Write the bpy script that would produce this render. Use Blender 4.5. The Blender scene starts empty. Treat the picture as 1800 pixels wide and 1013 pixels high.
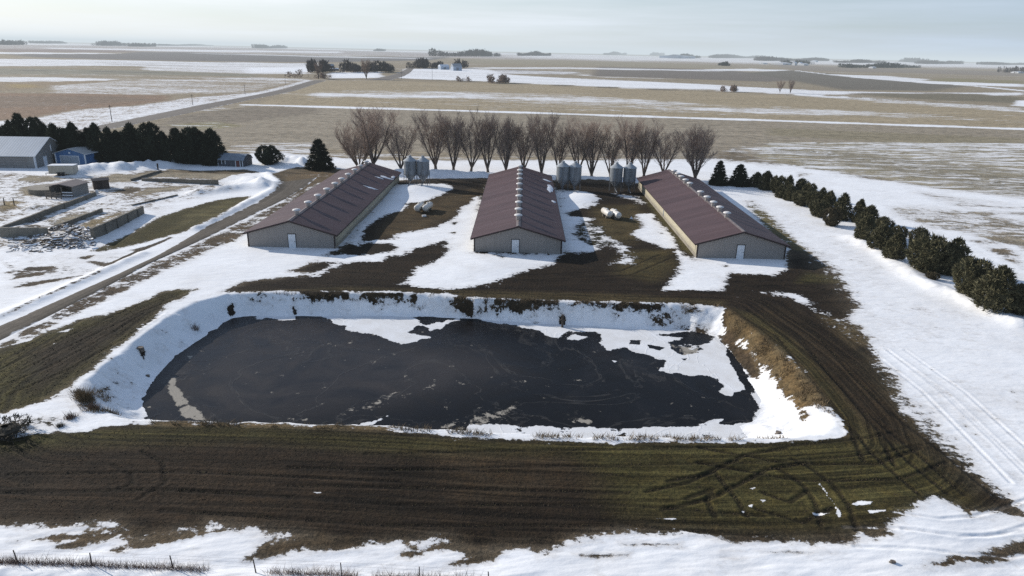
import bpy, math, random
import numpy as np
from mathutils import Matrix, Vector
random.seed(7); RNG = np.random.default_rng(11)
scn = bpy.context.scene
COL = scn.collection
R_ = math.radians

# ------------------------------------------------------------------ survey: camera pose, and photo points laid on the land
F = 1200.0; CW, CH = 1800.0, 1013.0; H = 27.0
def unit(v): v = np.array(v, float); return v/np.linalg.norm(v)
VP = ((922-900)/F, (90.5-506.5)/F); SL = .0217
Yc = unit([VP[0], VP[1], 1]); Zc = unit([SL, -1, VP[1]-SL*VP[0]]); Xc = np.cross(Yc, Zc)
RM = np.array([Xc, Yc, Zc])
def G(px, py, z=0.0):
    d = RM @ np.array([(px-900)/F, (py-506.5)/F, 1.0])
    t = (z-H)/d[2]
    return np.array([t*d[0], t*d[1]])
def GP(pts, z=0.0): return np.array([G(p[0], p[1], z) for p in pts])

SUN_EL = R_(22.5)
SUN_AZ = math.atan2(-.887, .46)          # clockwise from +Y
SDIR = Vector((math.sin(SUN_AZ)*math.cos(SUN_EL), math.cos(SUN_AZ)*math.cos(SUN_EL), math.sin(SUN_EL)))

# ------------------------------------------------------------------ numpy tools
def vnoise(x, y, seed=0):
    xi = np.floor(x).astype(np.int64); yi = np.floor(y).astype(np.int64)
    fx = x-xi; fy = y-yi; fx = fx*fx*(3-2*fx); fy = fy*fy*(3-2*fy)
    def h(a, b):
        n = (a*374761393 + b*668265263 + seed*982451653) & 0x7fffffff
        n = ((n ^ (n >> 13))*1274126177) & 0x7fffffff
        return ((n ^ (n >> 16)) & 0xffff)/65535.0
    a = h(xi, yi); b = h(xi+1, yi); c = h(xi, yi+1); d = h(xi+1, yi+1)
    return (a*(1-fx)+b*fx)*(1-fy)+(c*(1-fx)+d*fx)*fy
def fbm(x, y, seed=0, oct=4):
    s = 0; a = .5
    for k in range(oct):
        s = s + a*(vnoise(x*2**k, y*2**k, seed+k)-.5); a *= .5
    return s
def sdf(P, x, y):
    """signed distance to polygon, positive inside"""
    P = np.asarray(P); n = len(P)
    d2 = np.full(x.shape, 1e18); ins = np.zeros(x.shape, bool)
    for i in range(n):
        ax, ay = P[i]; bx, by = P[(i+1) % n]
        ex, ey = bx-ax, by-ay; l2 = ex*ex+ey*ey+1e-12
        t = np.clip(((x-ax)*ex+(y-ay)*ey)/l2, 0, 1)
        d2 = np.minimum(d2, (x-ax-t*ex)**2+(y-ay-t*ey)**2)
        c = (ay > y) != (by > y)
        if ey != 0:
            ins ^= c & (x < ex*(y-ay)/ey+ax)
    d = np.sqrt(d2)
    return np.where(ins, d, -d)
def pdist(P, x, y):
    d2 = np.full(x.shape, 1e18)
    for i in range(len(P)-1):
        ax, ay = P[i]; bx, by = P[i+1]
        ex, ey = bx-ax, by-ay; l2 = ex*ex+ey*ey+1e-12
        t = np.clip(((x-ax)*ex+(y-ay)*ey)/l2, 0, 1)
        d2 = np.minimum(d2, (x-ax-t*ex)**2+(y-ay-t*ey)**2)
    return np.sqrt(d2)
def sstep(t): t = np.clip(t, 0, 1); return t*t*(3-2*t)

# ------------------------------------------------------------------ the land's height
CREST_PX = [(400,516),(470,513),(560,514),(640,515),(712,514),(780,520),(840,526),(920,528),(1000,531),(1100,533),(1200,534),
  (1278,541),(1302,560),(1345,592),(1400,640),(1440,690),(1470,730),(1476,764),(1350,772),(1200,772),(1050,770),(900,765),(780,757),
  (690,752),(600,748),(450,744),(330,741),(265,740),(190,738),(135,712),(140,680),(165,655),(240,598),(290,556),(340,530)]
CREST = GP(CREST_PX)
WATER_PX = [(408,560),(440,556),(520,556),(620,556),(720,557),(830,560),(900,566),(1000,572),(1100,578),(1200,580),(1258,592),
  (1290,625),(1322,680),(1335,705),(1326,735),(1300,750)]
WL_PX = [(262,735),(250,715),(258,690),(280,655),(310,625),(345,600),(385,578)]
near_shore = [CREST[i]+np.array([0, 2.6]) for i in range(18, 28)]
WATER = np.array(list(GP(WATER_PX, -2.2)) + near_shore + list(GP(WL_PX, -2.2)))
BANKS = [  # ploughed snow ridges and drifts: polyline px, height, half-width
  ([(0,556),(94,517),(174,480),(250,446)], .28, .9), ([(345,403),(400,376),(450,350),(484,333),(488,318),(470,306)], .5, 1.1),
  ([(702,303),(770,306),(850,309)], 1.0, 1.6), ([(985,315),(1050,316),(1120,318)], .8, 1.4),
  ([(497,285),(515,284),(533,288)], 1.5, 1.8), ([(130,303),(160,298),(200,296)], 1.3, 2.2), ([(225,297),(262,292),(300,290)], 1.2, 2.0),
  ([(400,312),(450,318),(470,330)], .7, 1.8), ([(350,340),(410,332),(455,326)], .8, 2.0),
  ([(1500,420),(1560,450),(1620,495),(1700,530),(1790,570)], .5, 1.6),
  ([(0,1012),(300,1020),(800,1040)], .35, .8),
]
BANKS = [(GP(p), h, w) for p, h, w in BANKS]
HUMPS = [((728,335), 5.0, .8), ((1020,352), 5.0, .9), ((640,400), 3, .3), ((850,470), 6, .25), ((138,306), 1.6, .9), ((170,300), 2.0, .8), ((205,299), 1.5, .7), ((262,297), 1.8, .7), ((60,366), 2.0, .5), ((430,322), 2.2, .6), ((455,330), 1.8, .6), ((120,415), 3.5, .7), ((150,425), 2.0, .5), ((30,405), 2.5, .5), ((1590,930), 4, .3)]
HUMPS = [(G(*p), r, h) for p, r, h in HUMPS]
def height(x, y):
    x = np.asarray(x, float); y = np.asarray(y, float)
    z = np.zeros(x.shape)
    near = (np.abs(x) < 160) & (y > -40) & (y < 260)
    xn, yn = x[near], y[near]
    zz = .16*fbm(xn/18, yn/18, 3, 3)
    for P, h, w in BANKS:
        d = pdist(P, xn, yn)
        zz += h*np.exp(-(d/w)**2)*(.65+.9*(fbm(xn*.6, yn*.6, 21, 3)+.35))
    for c, r, h in HUMPS:
        zz += h*np.exp(-((xn-c[0])**2+(yn-c[1])**2)/r**2)
    fore = np.clip((36-yn)/4, 0, 1)
    zz += fore*.22*fbm(xn*.35-yn*.5, yn*.9, 8, 3)
    box = (np.abs(xn+6) < 45) & (yn > 38) & (yn < 82)
    xb, yb = xn[box], yn[box]
    wob = 1.1*fbm(xb*.4, yb*.4, 5, 5)
    dt = sdf(CREST, xb, yb)+wob*.8
    dw = -sdf(WATER, xb, yb)+wob*.5
    t = np.where(dt <= 0, 0, np.where(dw <= 0, 1, dt/(np.abs(dt)+np.abs(dw)+1e-6)))
    rough = .9*fbm(xb*.45, yb*.6, 15, 5)
    pit = -2.2*sstep(t)**.85 + rough*np.sin(np.pi*np.clip(t, 0, 1)) - np.clip(-dw, 0, 1.0)*.45
    zb = zz[box]; zz[box] = np.where(dt > 0, zb*(1-sstep(t))+pit, zb)
    z[near] = zz
    return z
_hx = np.arange(-165, 165.01, .3); _hy = np.arange(-45, 265.01, .3)
_HX, _HY = np.meshgrid(_hx, _hy); _HZ = height(_HX, _HY)
def gza(x, y):
    x = np.asarray(x, float); y = np.asarray(y, float)
    u = np.clip((x+165)/.3, 0, len(_hx)-1.001); v = np.clip((y+45)/.3, 0, len(_hy)-1.001)
    i = u.astype(int); j = v.astype(int); a = u-i; b = v-j
    z = (_HZ[j, i]*(1-a)+_HZ[j, i+1]*a)*(1-b)+(_HZ[j+1, i]*(1-a)+_HZ[j+1, i+1]*a)*b
    return np.where((np.abs(x) < 160) & (y > -40) & (y < 260), z, 0.0)
def gz(x, y): return float(gza(x, y))
def GS(px, py):
    """photo point to the land surface itself (slopes included)"""
    d = RM @ np.array([(px-900)/F, (py-506.5)/F, 1.0]); t = (.5-H)/d[2]; t1 = (-2.4-H)/d[2]
    ts = np.linspace(t, t1, 240); zz = gza(ts*d[0], ts*d[1]); below = np.nonzero(H+ts*d[2] <= zz)[0]
    k = below[0] if len(below) else -1
    return np.array([ts[k]*d[0], ts[k]*d[1]])

# ------------------------------------------------------------------ scene-object helpers
def tag(o, label=None, cat=None, group=None, kind=None):
    if label: o['label'] = label
    if cat: o['category'] = cat
    if group: o['group'] = group
    if kind: o['kind'] = kind
    return o
def empty(name, loc, rz=0.0, s=1.0):
    o = bpy.data.objects.new(name, None); COL.objects.link(o)
    o.location = loc; o.rotation_euler = (0, 0, rz); o.scale = (s, s, s); o.empty_display_size = .5
    return o
def link(name, me, parent=None):
    o = bpy.data.objects.new(name, me); COL.objects.link(o)
    if parent is not None: o.parent = parent
    return o
def copy_tree(o, parent=None):
    c = o.copy(); COL.objects.link(c)
    if parent is not None: c.parent = parent
    for ch in list(o.children): copy_tree(ch, c)
    return c
class MB:
    def __init__(s): s.v = []; s.f = []; s.m = []; s.mi = 0
    def add(s, vs, fs):
        b = len(s.v); s.v += [tuple(map(float, v)) for v in vs]; s.f += [tuple(i+b for i in f) for f in fs]; s.m += [s.mi]*len(fs)
        return s
    def box(s, x0, x1, y0, y1, z0, z1, rz=0, o=(0, 0)):
        c, n = math.cos(rz), math.sin(rz)
        vs = [(x, y, z) for z in (z0, z1) for x, y in ((x0,y0),(x1,y0),(x1,y1),(x0,y1))]
        vs = [(o[0]+x*c-y*n, o[1]+x*n+y*c, z) for x, y, z in vs]
        return s.add(vs, [(3,2,1,0),(4,5,6,7),(0,1,5,4),(1,2,6,5),(2,3,7,6),(3,0,4,7)])
    def prism(s, prof, y0, y1):                     # closed profile in xz swept along y
        n = len(prof)
        vs = [(x, y0, z) for x, z in prof]+[(x, y1, z) for x, z in prof]
        return s.add(vs, [tuple(range(n)), tuple(range(2*n-1, n-1, -1))]+[(i, i+n, (i+1) % n+n, (i+1) % n) for i in range(n)])
    def tube(s, pts, rad, n=6, cap=True):
        pts = [Vector(p) for p in pts]; k = len(pts); vs = []
        for i, p in enumerate(pts):
            d = (pts[min(i+1, k-1)]-pts[max(i-1, 0)]).normalized()
            a = d.orthogonal().normalized(); b = d.cross(a)
            r = rad[i] if hasattr(rad, '__len__') else rad
            vs += [p+(a*math.cos(2*math.pi*j/n)+b*math.sin(2*math.pi*j/n))*r for j in range(n)]
        fs = [(i*n+j, i*n+(j+1) % n, (i+1)*n+(j+1) % n, (i+1)*n+j) for i in range(k-1) for j in range(n)]
        if cap: fs += [tuple(range(n-1, -1, -1)), tuple(range((k-1)*n, k*n))]
        return s.add(vs, fs)
    def lathe(s, prof, n=16, c=(0, 0, 0), squash=1.0):      # prof: (radius, z)
        k = len(prof)
        vs = [(c[0]+r*math.cos(2*math.pi*j/n), c[1]+r*math.sin(2*math.pi*j/n)*squash, c[2]+z) for r, z in prof for j in range(n)]
        fs = [(i*n+j, i*n+(j+1) % n, (i+1)*n+(j+1) % n, (i+1)*n+j) for i in range(k-1) for j in range(n)]
        fs += [tuple(range(n-1, -1, -1)), tuple(range((k-1)*n, k*n))]
        return s.add(vs, fs)
    def mesh(s, name, mats, smooth=False):
        me = bpy.data.meshes.new(name); me.from_pydata(s.v, [], s.f)
        for m in (mats if isinstance(mats, (list, tuple)) else [mats]): me.materials.append(m)
        if any(s.m): me.polygons.foreach_set('material_index', s.m)
        if smooth: me.polygons.foreach_set('use_smooth', [True]*len(me.polygons))
        me.update(); return me
    def build(s, name, mats, parent=None, smooth=False): return link(name, s.mesh(name, mats, smooth), parent)
def tri_mesh(name, V, T, mat, smooth=False):
    V = np.asarray(V, np.float32); T = np.asarray(T, np.int32); k = T.shape[1]
    me = bpy.data.meshes.new(name)
    me.vertices.add(len(V)); me.vertices.foreach_set('co', V.ravel())
    me.loops.add(T.size); me.loops.foreach_set('vertex_index', T.ravel())
    me.polygons.add(len(T)); me.polygons.foreach_set('loop_start', np.arange(0, T.size, k, dtype=np.int32))
    me.polygons.foreach_set('use_smooth', np.full(len(T), smooth))
    me.materials.append(mat); me.update(calc_edges=True); me.validate()
    return me

# ------------------------------------------------------------------ material helpers
class NT:
    def __init__(s, name):
        s.mat = bpy.data.materials.new(name); s.mat.use_nodes = True
        s.t = s.mat.node_tree; s.n = s.t.nodes; s.b = s.n['Principled BSDF']; s.out = s.n['Material Output']
        s.b.inputs['Specular IOR Level'].default_value = .25
    def L(s, a, b): s.t.links.new(a, b)
    def put(s, sock, v):
        if isinstance(v, bpy.types.NodeSocket): s.L(v, sock)
        elif isinstance(v, (tuple, list)) and len(v) == 3 and sock.type == 'RGBA': sock.default_value = (*v, 1)
        else: sock.default_value = v
    def math(s, op, a, b=0.0, c=0.0, clamp=False):
        m = s.n.new('ShaderNodeMath'); m.operation = op; m.use_clamp = clamp
        s.put(m.inputs[0], a); s.put(m.inputs[1], b)
        if op in ('MULTIPLY_ADD', 'SMOOTH_MIN'): s.put(m.inputs[2], c)
        return m.outputs[0]
    def vm(s, op, a, b):
        m = s.n.new('ShaderNodeVectorMath'); m.operation = op; s.put(m.inputs[0], a); s.put(m.inputs[1], b); return m.outputs[0]
    def noise(s, vec, scale, detail=5, rough=.55, dist=0.0):
        m = s.n.new('ShaderNodeTexNoise'); s.put(m.inputs['Vector'], vec)
        m.inputs['Scale'].default_value = scale; m.inputs['Detail'].default_value = detail
        m.inputs['Roughness'].default_value = rough; m.inputs['Distortion'].default_value = dist
        return m.outputs['Fac']
    def mix(s, f, a, b, mode='MIX'):
        m = s.n.new('ShaderNodeMix'); m.data_type = 'RGBA'; m.blend_type = mode; m.clamp_factor = True
        s.put(m.inputs[0], f); s.put(m.inputs[6], a); s.put(m.inputs[7], b); return m.outputs[2]
    def rng(s, v, a, b, c=0.0, d=1.0, smooth=False):
        m = s.n.new('ShaderNodeMapRange'); m.interpolation_type = 'SMOOTHSTEP' if smooth else 'LINEAR'
        for i, q in enumerate((v, a, b, c, d)): s.put(m.inputs[i], q)
        return m.outputs[0]
    def attr(s, name, fac=True):
        m = s.n.new('ShaderNodeAttribute'); m.attribute_name = name; return m.outputs['Fac' if fac else 'Color']
    def pos(s): return s.n.new('ShaderNodeNewGeometry').outputs['Position']
    def obj(s): return s.n.new('ShaderNodeTexCoord').outputs['Object']
    def sep(s, v):
        m = s.n.new('ShaderNodeSeparateXYZ'); s.put(m.inputs[0], v); return m.outputs
    def comb(s, x, y, z=0.0):
        m = s.n.new('ShaderNodeCombineXYZ'); s.put(m.inputs[0], x); s.put(m.inputs[1], y); s.put(m.inputs[2], z); return m.outputs[0]
    def grey(s, v): return s.comb(v, v, v)
    def bump(s, h, strength=.5, dist=.1):
        m = s.n.new('ShaderNodeBump'); m.inputs['Strength'].default_value = strength; m.inputs['Distance'].default_value = dist
        s.put(m.inputs['Height'], h); s.L(m.outputs[0], s.b.inputs['Normal'])
    def set(s, **k):
        for a, v in k.items(): s.put(s.b.inputs[a.replace('_', ' ')], v)
        return s.mat
def weathered(name, col, col2, scale=.8, rough=.7, bumpy=.0, local=True, spec=.25, metal=0.0):
    t = NT(name); p = t.obj() if local else t.pos()
    f = t.rng(t.noise(p, scale, 6, .6), .3, .7)
    c = t.mix(f, col, col2); g = t.noise(p, scale*9, 4)
    c = t.mix(1.0, c, t.grey(t.rng(g, .2, .8, .75, 1.2)), 'MULTIPLY')
    if bumpy: t.bump(g, bumpy, .05)
    t.b.inputs['Specular IOR Level'].default_value = spec
    return t.set(Base_Color=c, Roughness=rough, Metallic=metal)
def ribbed(name, col, col2, axis, pitch, rough=.5, depth=.02, band=False, spec=.4):
    """ribbed sheet metal; ribs repeat along local axis, streaks run down"""
    t = NT(name); p = t.obj(); x = t.sep(p)[axis]
    w = t.math('ABSOLUTE', t.math('SUBTRACT', t.math('FRACT', t.math('DIVIDE', x, pitch)), .5))
    rib = t.rng(w, .36, .48)
    n1 = t.noise(p, .25, 6, .6); sc = [.15, .15, .15]; sc[axis] = 3.0
    n2 = t.noise(t.vm('MULTIPLY', p, tuple(sc)), 1.0, 5, .6)
    c = t.mix(t.rng(t.math('ADD', t.math('MULTIPLY', n1, .5), t.math('MULTIPLY', n2, .5)), .38, .62), col, col2)
    c = t.mix(t.math('MULTIPLY', rib, .13), c, tuple(q*.6 for q in col))
    if band: c = t.mix(1.0, c, t.grey(t.rng(t.noise(t.comb(t.math('MULTIPLY', t.sep(p)[0], .03), t.math('MULTIPLY', x, .33)), 1.0, 3, .6),   .38, .6, .82, 1.06)), 'MULTIPLY')
    t.bump(rib, .35, depth); t.b.inputs['Specular IOR Level'].default_value = spec
    return t.set(Base_Color=c, Roughness=t.rng(n2, .3, .7, rough-.08, rough+.1))

# ================================================================== GROUND SHEET
def ground_grid():
    p = [660.0]
    while p[-1] > 30: p.append(p[-1]-.95)
    while p[-1] > 8: p.append(p[-1]-.5)
    while p[-1] > 1.0: p.append(p[-1]-.2)
    ys = 18440/np.array(p)
    ys = np.concatenate([[-120, -60, -30, -10, 5, 15, 22], ys[ys > 24], [24000, 40000]])
    s = np.arange(-.98, .98001, .0021)
    s = np.concatenate([[-7, -4, -2.6, -1.8, -1.4, -1.15, -1.05], s, [1.05, 1.15, 1.4, 1.8, 2.6, 4, 7]])
    k = np.maximum(ys+14, 60*0+30)
    X = s[None, :]*k[:, None]; Y = np.repeat(ys[:, None], len(s), 1)
    return X, Y
GX, GY = ground_grid()
nr, nc = GX.shape
gx, gy = GX.ravel(), GY.ravel()
gzv = height(gx, gy)
A_snow = np.full(gx.shape, -.45); A_streak = np.full(gx.shape, 1.0); A_rut = np.zeros(gx.shape)
A_col = np.tile(np.array([.26, .225, .165]), (len(gx), 1))
def blend(idx, w, snow, col, streak, rut):
    if snow is not None: A_snow[idx] += (snow-A_snow[idx])*w
    if streak is not None: A_streak[idx] += (streak-A_streak[idx])*w
    if rut is not None: A_rut[idx] += (rut-A_rut[idx])*w
    if col is not None: A_col[idx] += (np.array(col)-A_col[idx])*w[:, None]
def paint(pts, snow=None, col=None, streak=None, rut=None, w=None, z=0.0, a=1.0):
    P = np.array([GS(*p) for p in pts]) if z == 'surf' else GP(pts, z); ym = np.median(np.abs(P[:, 1]))
    ww = ((.0065*ym if ym < 250 else .012*ym) if w is None else w)
    lo = P.min(0)-ww*2; hi = P.max(0)+ww*2
    idx = np.nonzero((gx > lo[0]) & (gx < hi[0]) & (gy > lo[1]) & (gy < hi[1]))[0]
    if len(idx) == 0: return
    d = sdf(P, gx[idx], gy[idx])
    blend(idx, a*sstep(.5+d/(2*ww)), snow, col, streak, rut)
def trace(pts, width, snow=None, col=None, streak=None, rut=None, z=0.0, a=1.0):
    P = GP(pts, z); lo = P.min(0)-width*3; hi = P.max(0)+width*3
    idx = np.nonzero((gx > lo[0]) & (gx < hi[0]) & (gy > lo[1]) & (gy < hi[1]))[0]
    if len(idx) == 0: return
    d = pdist(P, gx[idx], gy[idx])
    blend(idx, a*sstep(1.5-d/width), snow, col, streak, rut)
TAN = (.30,.265,.20); TAUPE = (.275,.245,.195); RUST = (.235,.16,.11); GREYF = (.17,.16,.155); OLIVE = (.23,.21,.13)
MUD = (.0185,.0132,.0086); GRASS = (.046,.041,.0155); DGRASS = (.028,.025,.0115); BGRASS = (.115,.085,.045); STRAW = (.20,.16,.09)
GRAVEL = (.16,.135,.11); CONC = (.24,.215,.165); DIRT = (.075,.06,.042)
# -- far plain, from the horizon down
paint([(-900,54),(2700,133),(2700,140),(-900,66)], .25, (.30,.27,.25), 1, 0, w=900)
paint([(-900,66),(420,84),(900,97),(900,103),(420,92),(-900,80)], -.15, (.25,.215,.20), 1, 0, w=250)
paint([(0,86),(230,89),(230,92),(0,91)], -.8, (.22,.18,.17)); paint([(80,84),(600,91),(600,93.5),(300,90.5),(80,85.5)], .4)
paint([(-300,88),(110,93),(215,94),(210,96),(0,95),(-300,93)], .5)
paint([(10,95.5),(205,95),(240,91.5),(330,92),(560,98.5),(790,101),(760,106),(560,110),(300,107),(170,104),(60,101)], -.9, (.155,.15,.15))
paint([(330,93),(600,99),(760,102),(760,104),(600,102),(330,94.5)], .15)
paint([(-200,101),(150,105),(350,109),(560,112),(560,120),(350,117),(200,116),(-200,117)], .35, (.24,.225,.19), .6)
paint([(140,106),(330,109),(350,119),(210,116)], .2, None, .7); paint([(250,113),(545,118),(545,130),(440,131),(250,124)], .2, None, .7)
paint([(-200,117),(120,122),(250,124),(450,131),(450,135),(200,131),(-200,131)], -.6, (.22,.215,.175))
trace([(-100,122),(180,126),(330,129),(560,134)], 3.0, -1, (.12,.115,.11))
paint([(-200,134),(110,137),(200,139),(190,144),(0,146),(-200,143)], .3)
paint([(-200,144),(90,144),(195,142),(220,146),(120,152),(0,160),(-200,162)], -.7, (.25,.20,.14)); paint([(15,148),(60,149),(70,154),(20,155)], -.9, (.30,.235,.12))
paint([(90,150),(220,142),(450,136),(545,139),(450,160),(250,168),(90,165)], -.02, (.28,.24,.18), .7)
paint([(-200,162),(150,165),(300,168),(290,178),(230,186),(140,192),(60,206),(0,212),(-200,230)], -.62, (.22,.155,.11), .3)
paint([(-200,168),(200,170),(280,176),(120,186),(0,190),(-200,195)], -.5, (.19,.145,.11), .6)
paint([(-200,212),(0,213),(70,206),(140,193),(240,187),(330,172),(450,163),(540,141),(552,141),(450,169),(345,187),(200,216),(130,232),(-200,262)], .25, (.27,.22,.165), .2)
paint([(200,206),(345,183),(450,165),(540,141.5),(548,142),(450,169),(345,188),(200,217)], .42, None, .25)
# across the road: the stubble fields
paint([(560,141),(900,147),(1240,161),(1560,177),(1800,192),(2400,236),(2400,262),(1800,228),(1350,213),(900,198),(440,186),(470,176)], -.55, (.315,.27,.19), 1, 0)
paint([(545,163),(620,158),(700,160),(1000,166),(1250,184),(1450,196),(1450,203),(1100,190),(900,188),(620,180),(530,176)], -.05, None, 1)
paint([(560,164),(760,162),(900,168),(760,173),(560,172)], .2, None, 1); paint([(1350,186),(1800,212),(1800,216),(1350,198)], -.05)
paint([(450,186),(900,199),(1350,214),(1800,229),(2600,290),(2600,420),(1800,330),(1300,285),(560,262),(380,255),(270,232),(300,212)], -.78, TAUPE, 1, 0)
paint([(300,206),(350,199),(440,188),(560,190),(560,199),(330,226),(270,229)], -.85, (.21,.185,.15))
paint([(290,220),(380,214),(430,222),(350,229)], -.1, OLIVE); paint([(1350,225),(1800,243),(1800,255),(1560,250),(1350,238)], -.9, (.24,.215,.155))
paint([(555,218),(620,216),(760,222),(700,228)], -.3)
paint([(1350,250),(1560,250),(1800,252),(2600,330),(2600,470),(1800,360),(1600,330),(1400,300),(1330,275)], .04, (.27,.245,.18), 1)
paint([(390,258),(460,250),(570,252),(570,268),(480,270),(400,266)], .1, None, 1)
# snow strips and fields between
for pts, wd in (([(440,184.5),(560,188),(900,197.5),(1100,204),(1350,212),(1560,219),(1800,227),(2300,248)], 4.2), ([(1340,162.5),(1450,169),(1560,176.5),(1700,187),(1800,196),(2200,226)], 7.0)):
    trace(pts, wd, 1.0, None, .4)
paint([(1420,167),(1560,175),(1800,190),(1800,198),(1560,181),(1420,170)], .1)
paint([(700,130),(715,121),(800,121),(860,122),(900,132),(1000,138),(1100,142),(1270,150),(1270,158),(1100,155),(950,148),(860,144),(700,138)], .55, None, .6)
paint([(860,122),(1020,127),(1000,131),(880,130)], .1, (.2,.185,.17)); paint([(1000,131),(1180,133),(1190,139),(1060,136)], .3)
paint([(1270,151),(1370,156),(1480,161),(1650,163),(1800,163),(1800,168),(1600,168),(1400,166),(1260,160)], .5, (.33,.30,.27), .3)
paint([(440,119),(540,118),(545,127),(440,128)], .9); paint([(580,128),(670,126),(668,137),(580,138)], .85, None, .3)
trace([(560,140),(700,138.5),(860,144.5),(1000,151),(1100,155.5),(1240,161)], 4.0, -1, (.13,.12,.10), .5)
paint([(1040,134),(1150,137),(1350,144),(1430,140),(1350,130),(1250,122),(1050,118)], -.75, (.165,.15,.135))
paint([(800,104),(1000,107),(1120,110),(1280,116),(1280,121),(1000,116),(830,112)], -.9, (.27,.245,.185)); paint([(820,119),(1000,118),(1160,121.5),(1280,124),(1280,126),(1000,122),(820,121)], .3)
paint([(1170,123),(1370,126),(1400,124),(1320,121)], .55); paint([(1390,124),(1500,133),(1620,144),(1700,152),(1640,160),(1480,158),(1370,138),(1310,128)], -.9, (.15,.14,.12))
trace([(1395,124),(1455,131),(1530,137),(1620,145),(1720,152),(1810,161),(2100,182)], 7, .7, None, .4)
paint([(1440,130),(1560,134),(1640,140),(1800,147),(1800,153),(1640,148),(1500,137)], .5); paint([(1620,142),(1800,148),(1800,142),(1660,138)], -.8, OLIVE)
paint([(1350,112),(1500,120),(1800,126),(1800,134),(1560,128),(1400,124)], -.75, (.235,.21,.18)); paint([(1480,164),(1700,165),(1800,171),(1800,182),(1620,175)], -.9, (.17,.155,.115))
paint([(1790,176),(1900,180),(1900,192),(1780,186)], .9)
# -- the farm lies in snow
paint([(-700,290),(0,262),(200,276),(400,272),(470,268),(560,275),(700,284),(1000,282),(1230,280),(1290,262),(1340,284),(1420,297),(1520,310),(1640,330),(1800,350),(2600,470),(2600,1500),(-900,1500),(-900,400)], 1.12, (.16,.135,.10), .35, 0, w=2.5)
paint([(560,266),(900,268),(1250,266),(1330,250),(1400,262),(1500,300),(1330,290),(1240,280),(900,282),(560,278)], -.08, None, 1, w=8)
paint([(1400,285),(1560,297),(1800,318),(1800,348),(1640,332),(1500,312)], -.02, None, 1, w=5)
paint([(1555,362),(1640,360),(1720,372),(1800,385),(2000,420),(2000,470),(1800,440),(1700,412),(1640,402),(1570,380)], -.08, (.22,.195,.15), .8, w=2.0)
paint([(1690,362),(1740,364),(1800,372),(1900,392),(1800,392),(1720,378)], -.35, None, .8, w=1.5); paint([(1700,420),(1760,424),(1800,455),(1800,474),(1740,446)], .02, None, .7, w=1.5)
paint([(1400,302),(1440,306),(1400,312)], .1, None, .8)
paint([(1330,262),(1420,275),(1560,300),(1700,330),(1800,352),(2200,420),(2200,340),(1800,300),(1500,268)], .0, (.235,.215,.165), 1, 0, w=6)
paint([(1600,335),(1800,360),(2000,400),(2000,430),(1800,392),(1640,352)], .15, None, .9, w=3)
# left yard
paint([(-200,310),(0,300),(120,310),(230,300),(420,305),(400,335),(300,360),(200,410),(160,440),(0,440),(-200,440)], .22, (.19,.165,.13), .35, 0, w=4)
paint([(0,440),(150,445),(240,440),(180,475),(60,510),(0,520)], .5, (.10,.085,.065), .5, 0, w=3)
for pts, c, s in (([(26,318),(51,308),(87,310),(110,314),(77,320)], CONC, -.5), ([(36,331),(56,326),(95,326),(104,338),(92,345),(40,344)], CONC, -.4),
    ([(177,314),(205,305),(231,308),(272,300),(290,302),(226,320),(190,321)], CONC, -.6), ([(262,311),(299,297),(363,302),(420,304),(409,313),(383,316),(330,312)], CONC, -.8),
    ([(200,338),(226,328),(257,331),(230,340)], DIRT, -.5), ([(236,341),(269,330),(340,327),(301,335),(257,342)], CONC, -.5), ([(80,391),(123,380),(154,376),(112,400)], CONC, -.35),
    ([(133,404),(164,387),(213,374),(195,386),(154,401)], STRAW, -.3), ([(34,387),(67,380),(80,388),(56,394)], DIRT, -.3), ([(0,355),(40,352),(30,364),(0,372)], STRAW, -.4),
    ([(0,335),(36,338),(40,348),(0,350)], CONC, .1), ([(35,395),(100,400),(150,410),(150,430),(90,440),(30,430)], DIRT, .0)):
    paint(pts, s, c, .4, 0, w=1.0)
paint([(250,400),(283,380),(312,372),(365,356),(404,348),(442,345),(420,359),(394,380),(348,401),(301,414),(231,432),(180,442),(157,442),(205,423)], -.9, GRASS, .2, .2, w=1.1)
paint([(330,375),(400,352),(430,350),(380,378),(300,405)], -.9, (.085,.075,.035), .2, w=1.5)
for pts in ([(228,440),(262,431),(245,441)], [(140,453),(167,448),(150,455)], [(11,479),(36,474),(54,469),(98,470),(99,477),(60,486),(24,491),(37,484)], [(23,506),(41,500),(79,493),(143,485),(94,496),(47,505)], [(156,459),(173,461),(203,464),(184,471),(165,466)]):
    paint(pts, -.75, (.07,.055,.04), .6, 0, w=.7)
trace([(0,560),(60,532),(120,506),(174,481)], .35, .1, (.07,.06,.05)); trace([(184,470),(240,443),(300,418)], .45, -.7, (.06,.05,.04))
for k in range(3): trace([(0+4*k,455+k*4),(30,475+k*5),(90,480-k*3),(180,476-k*3)], .22, .25, (.1,.09,.08))
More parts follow.
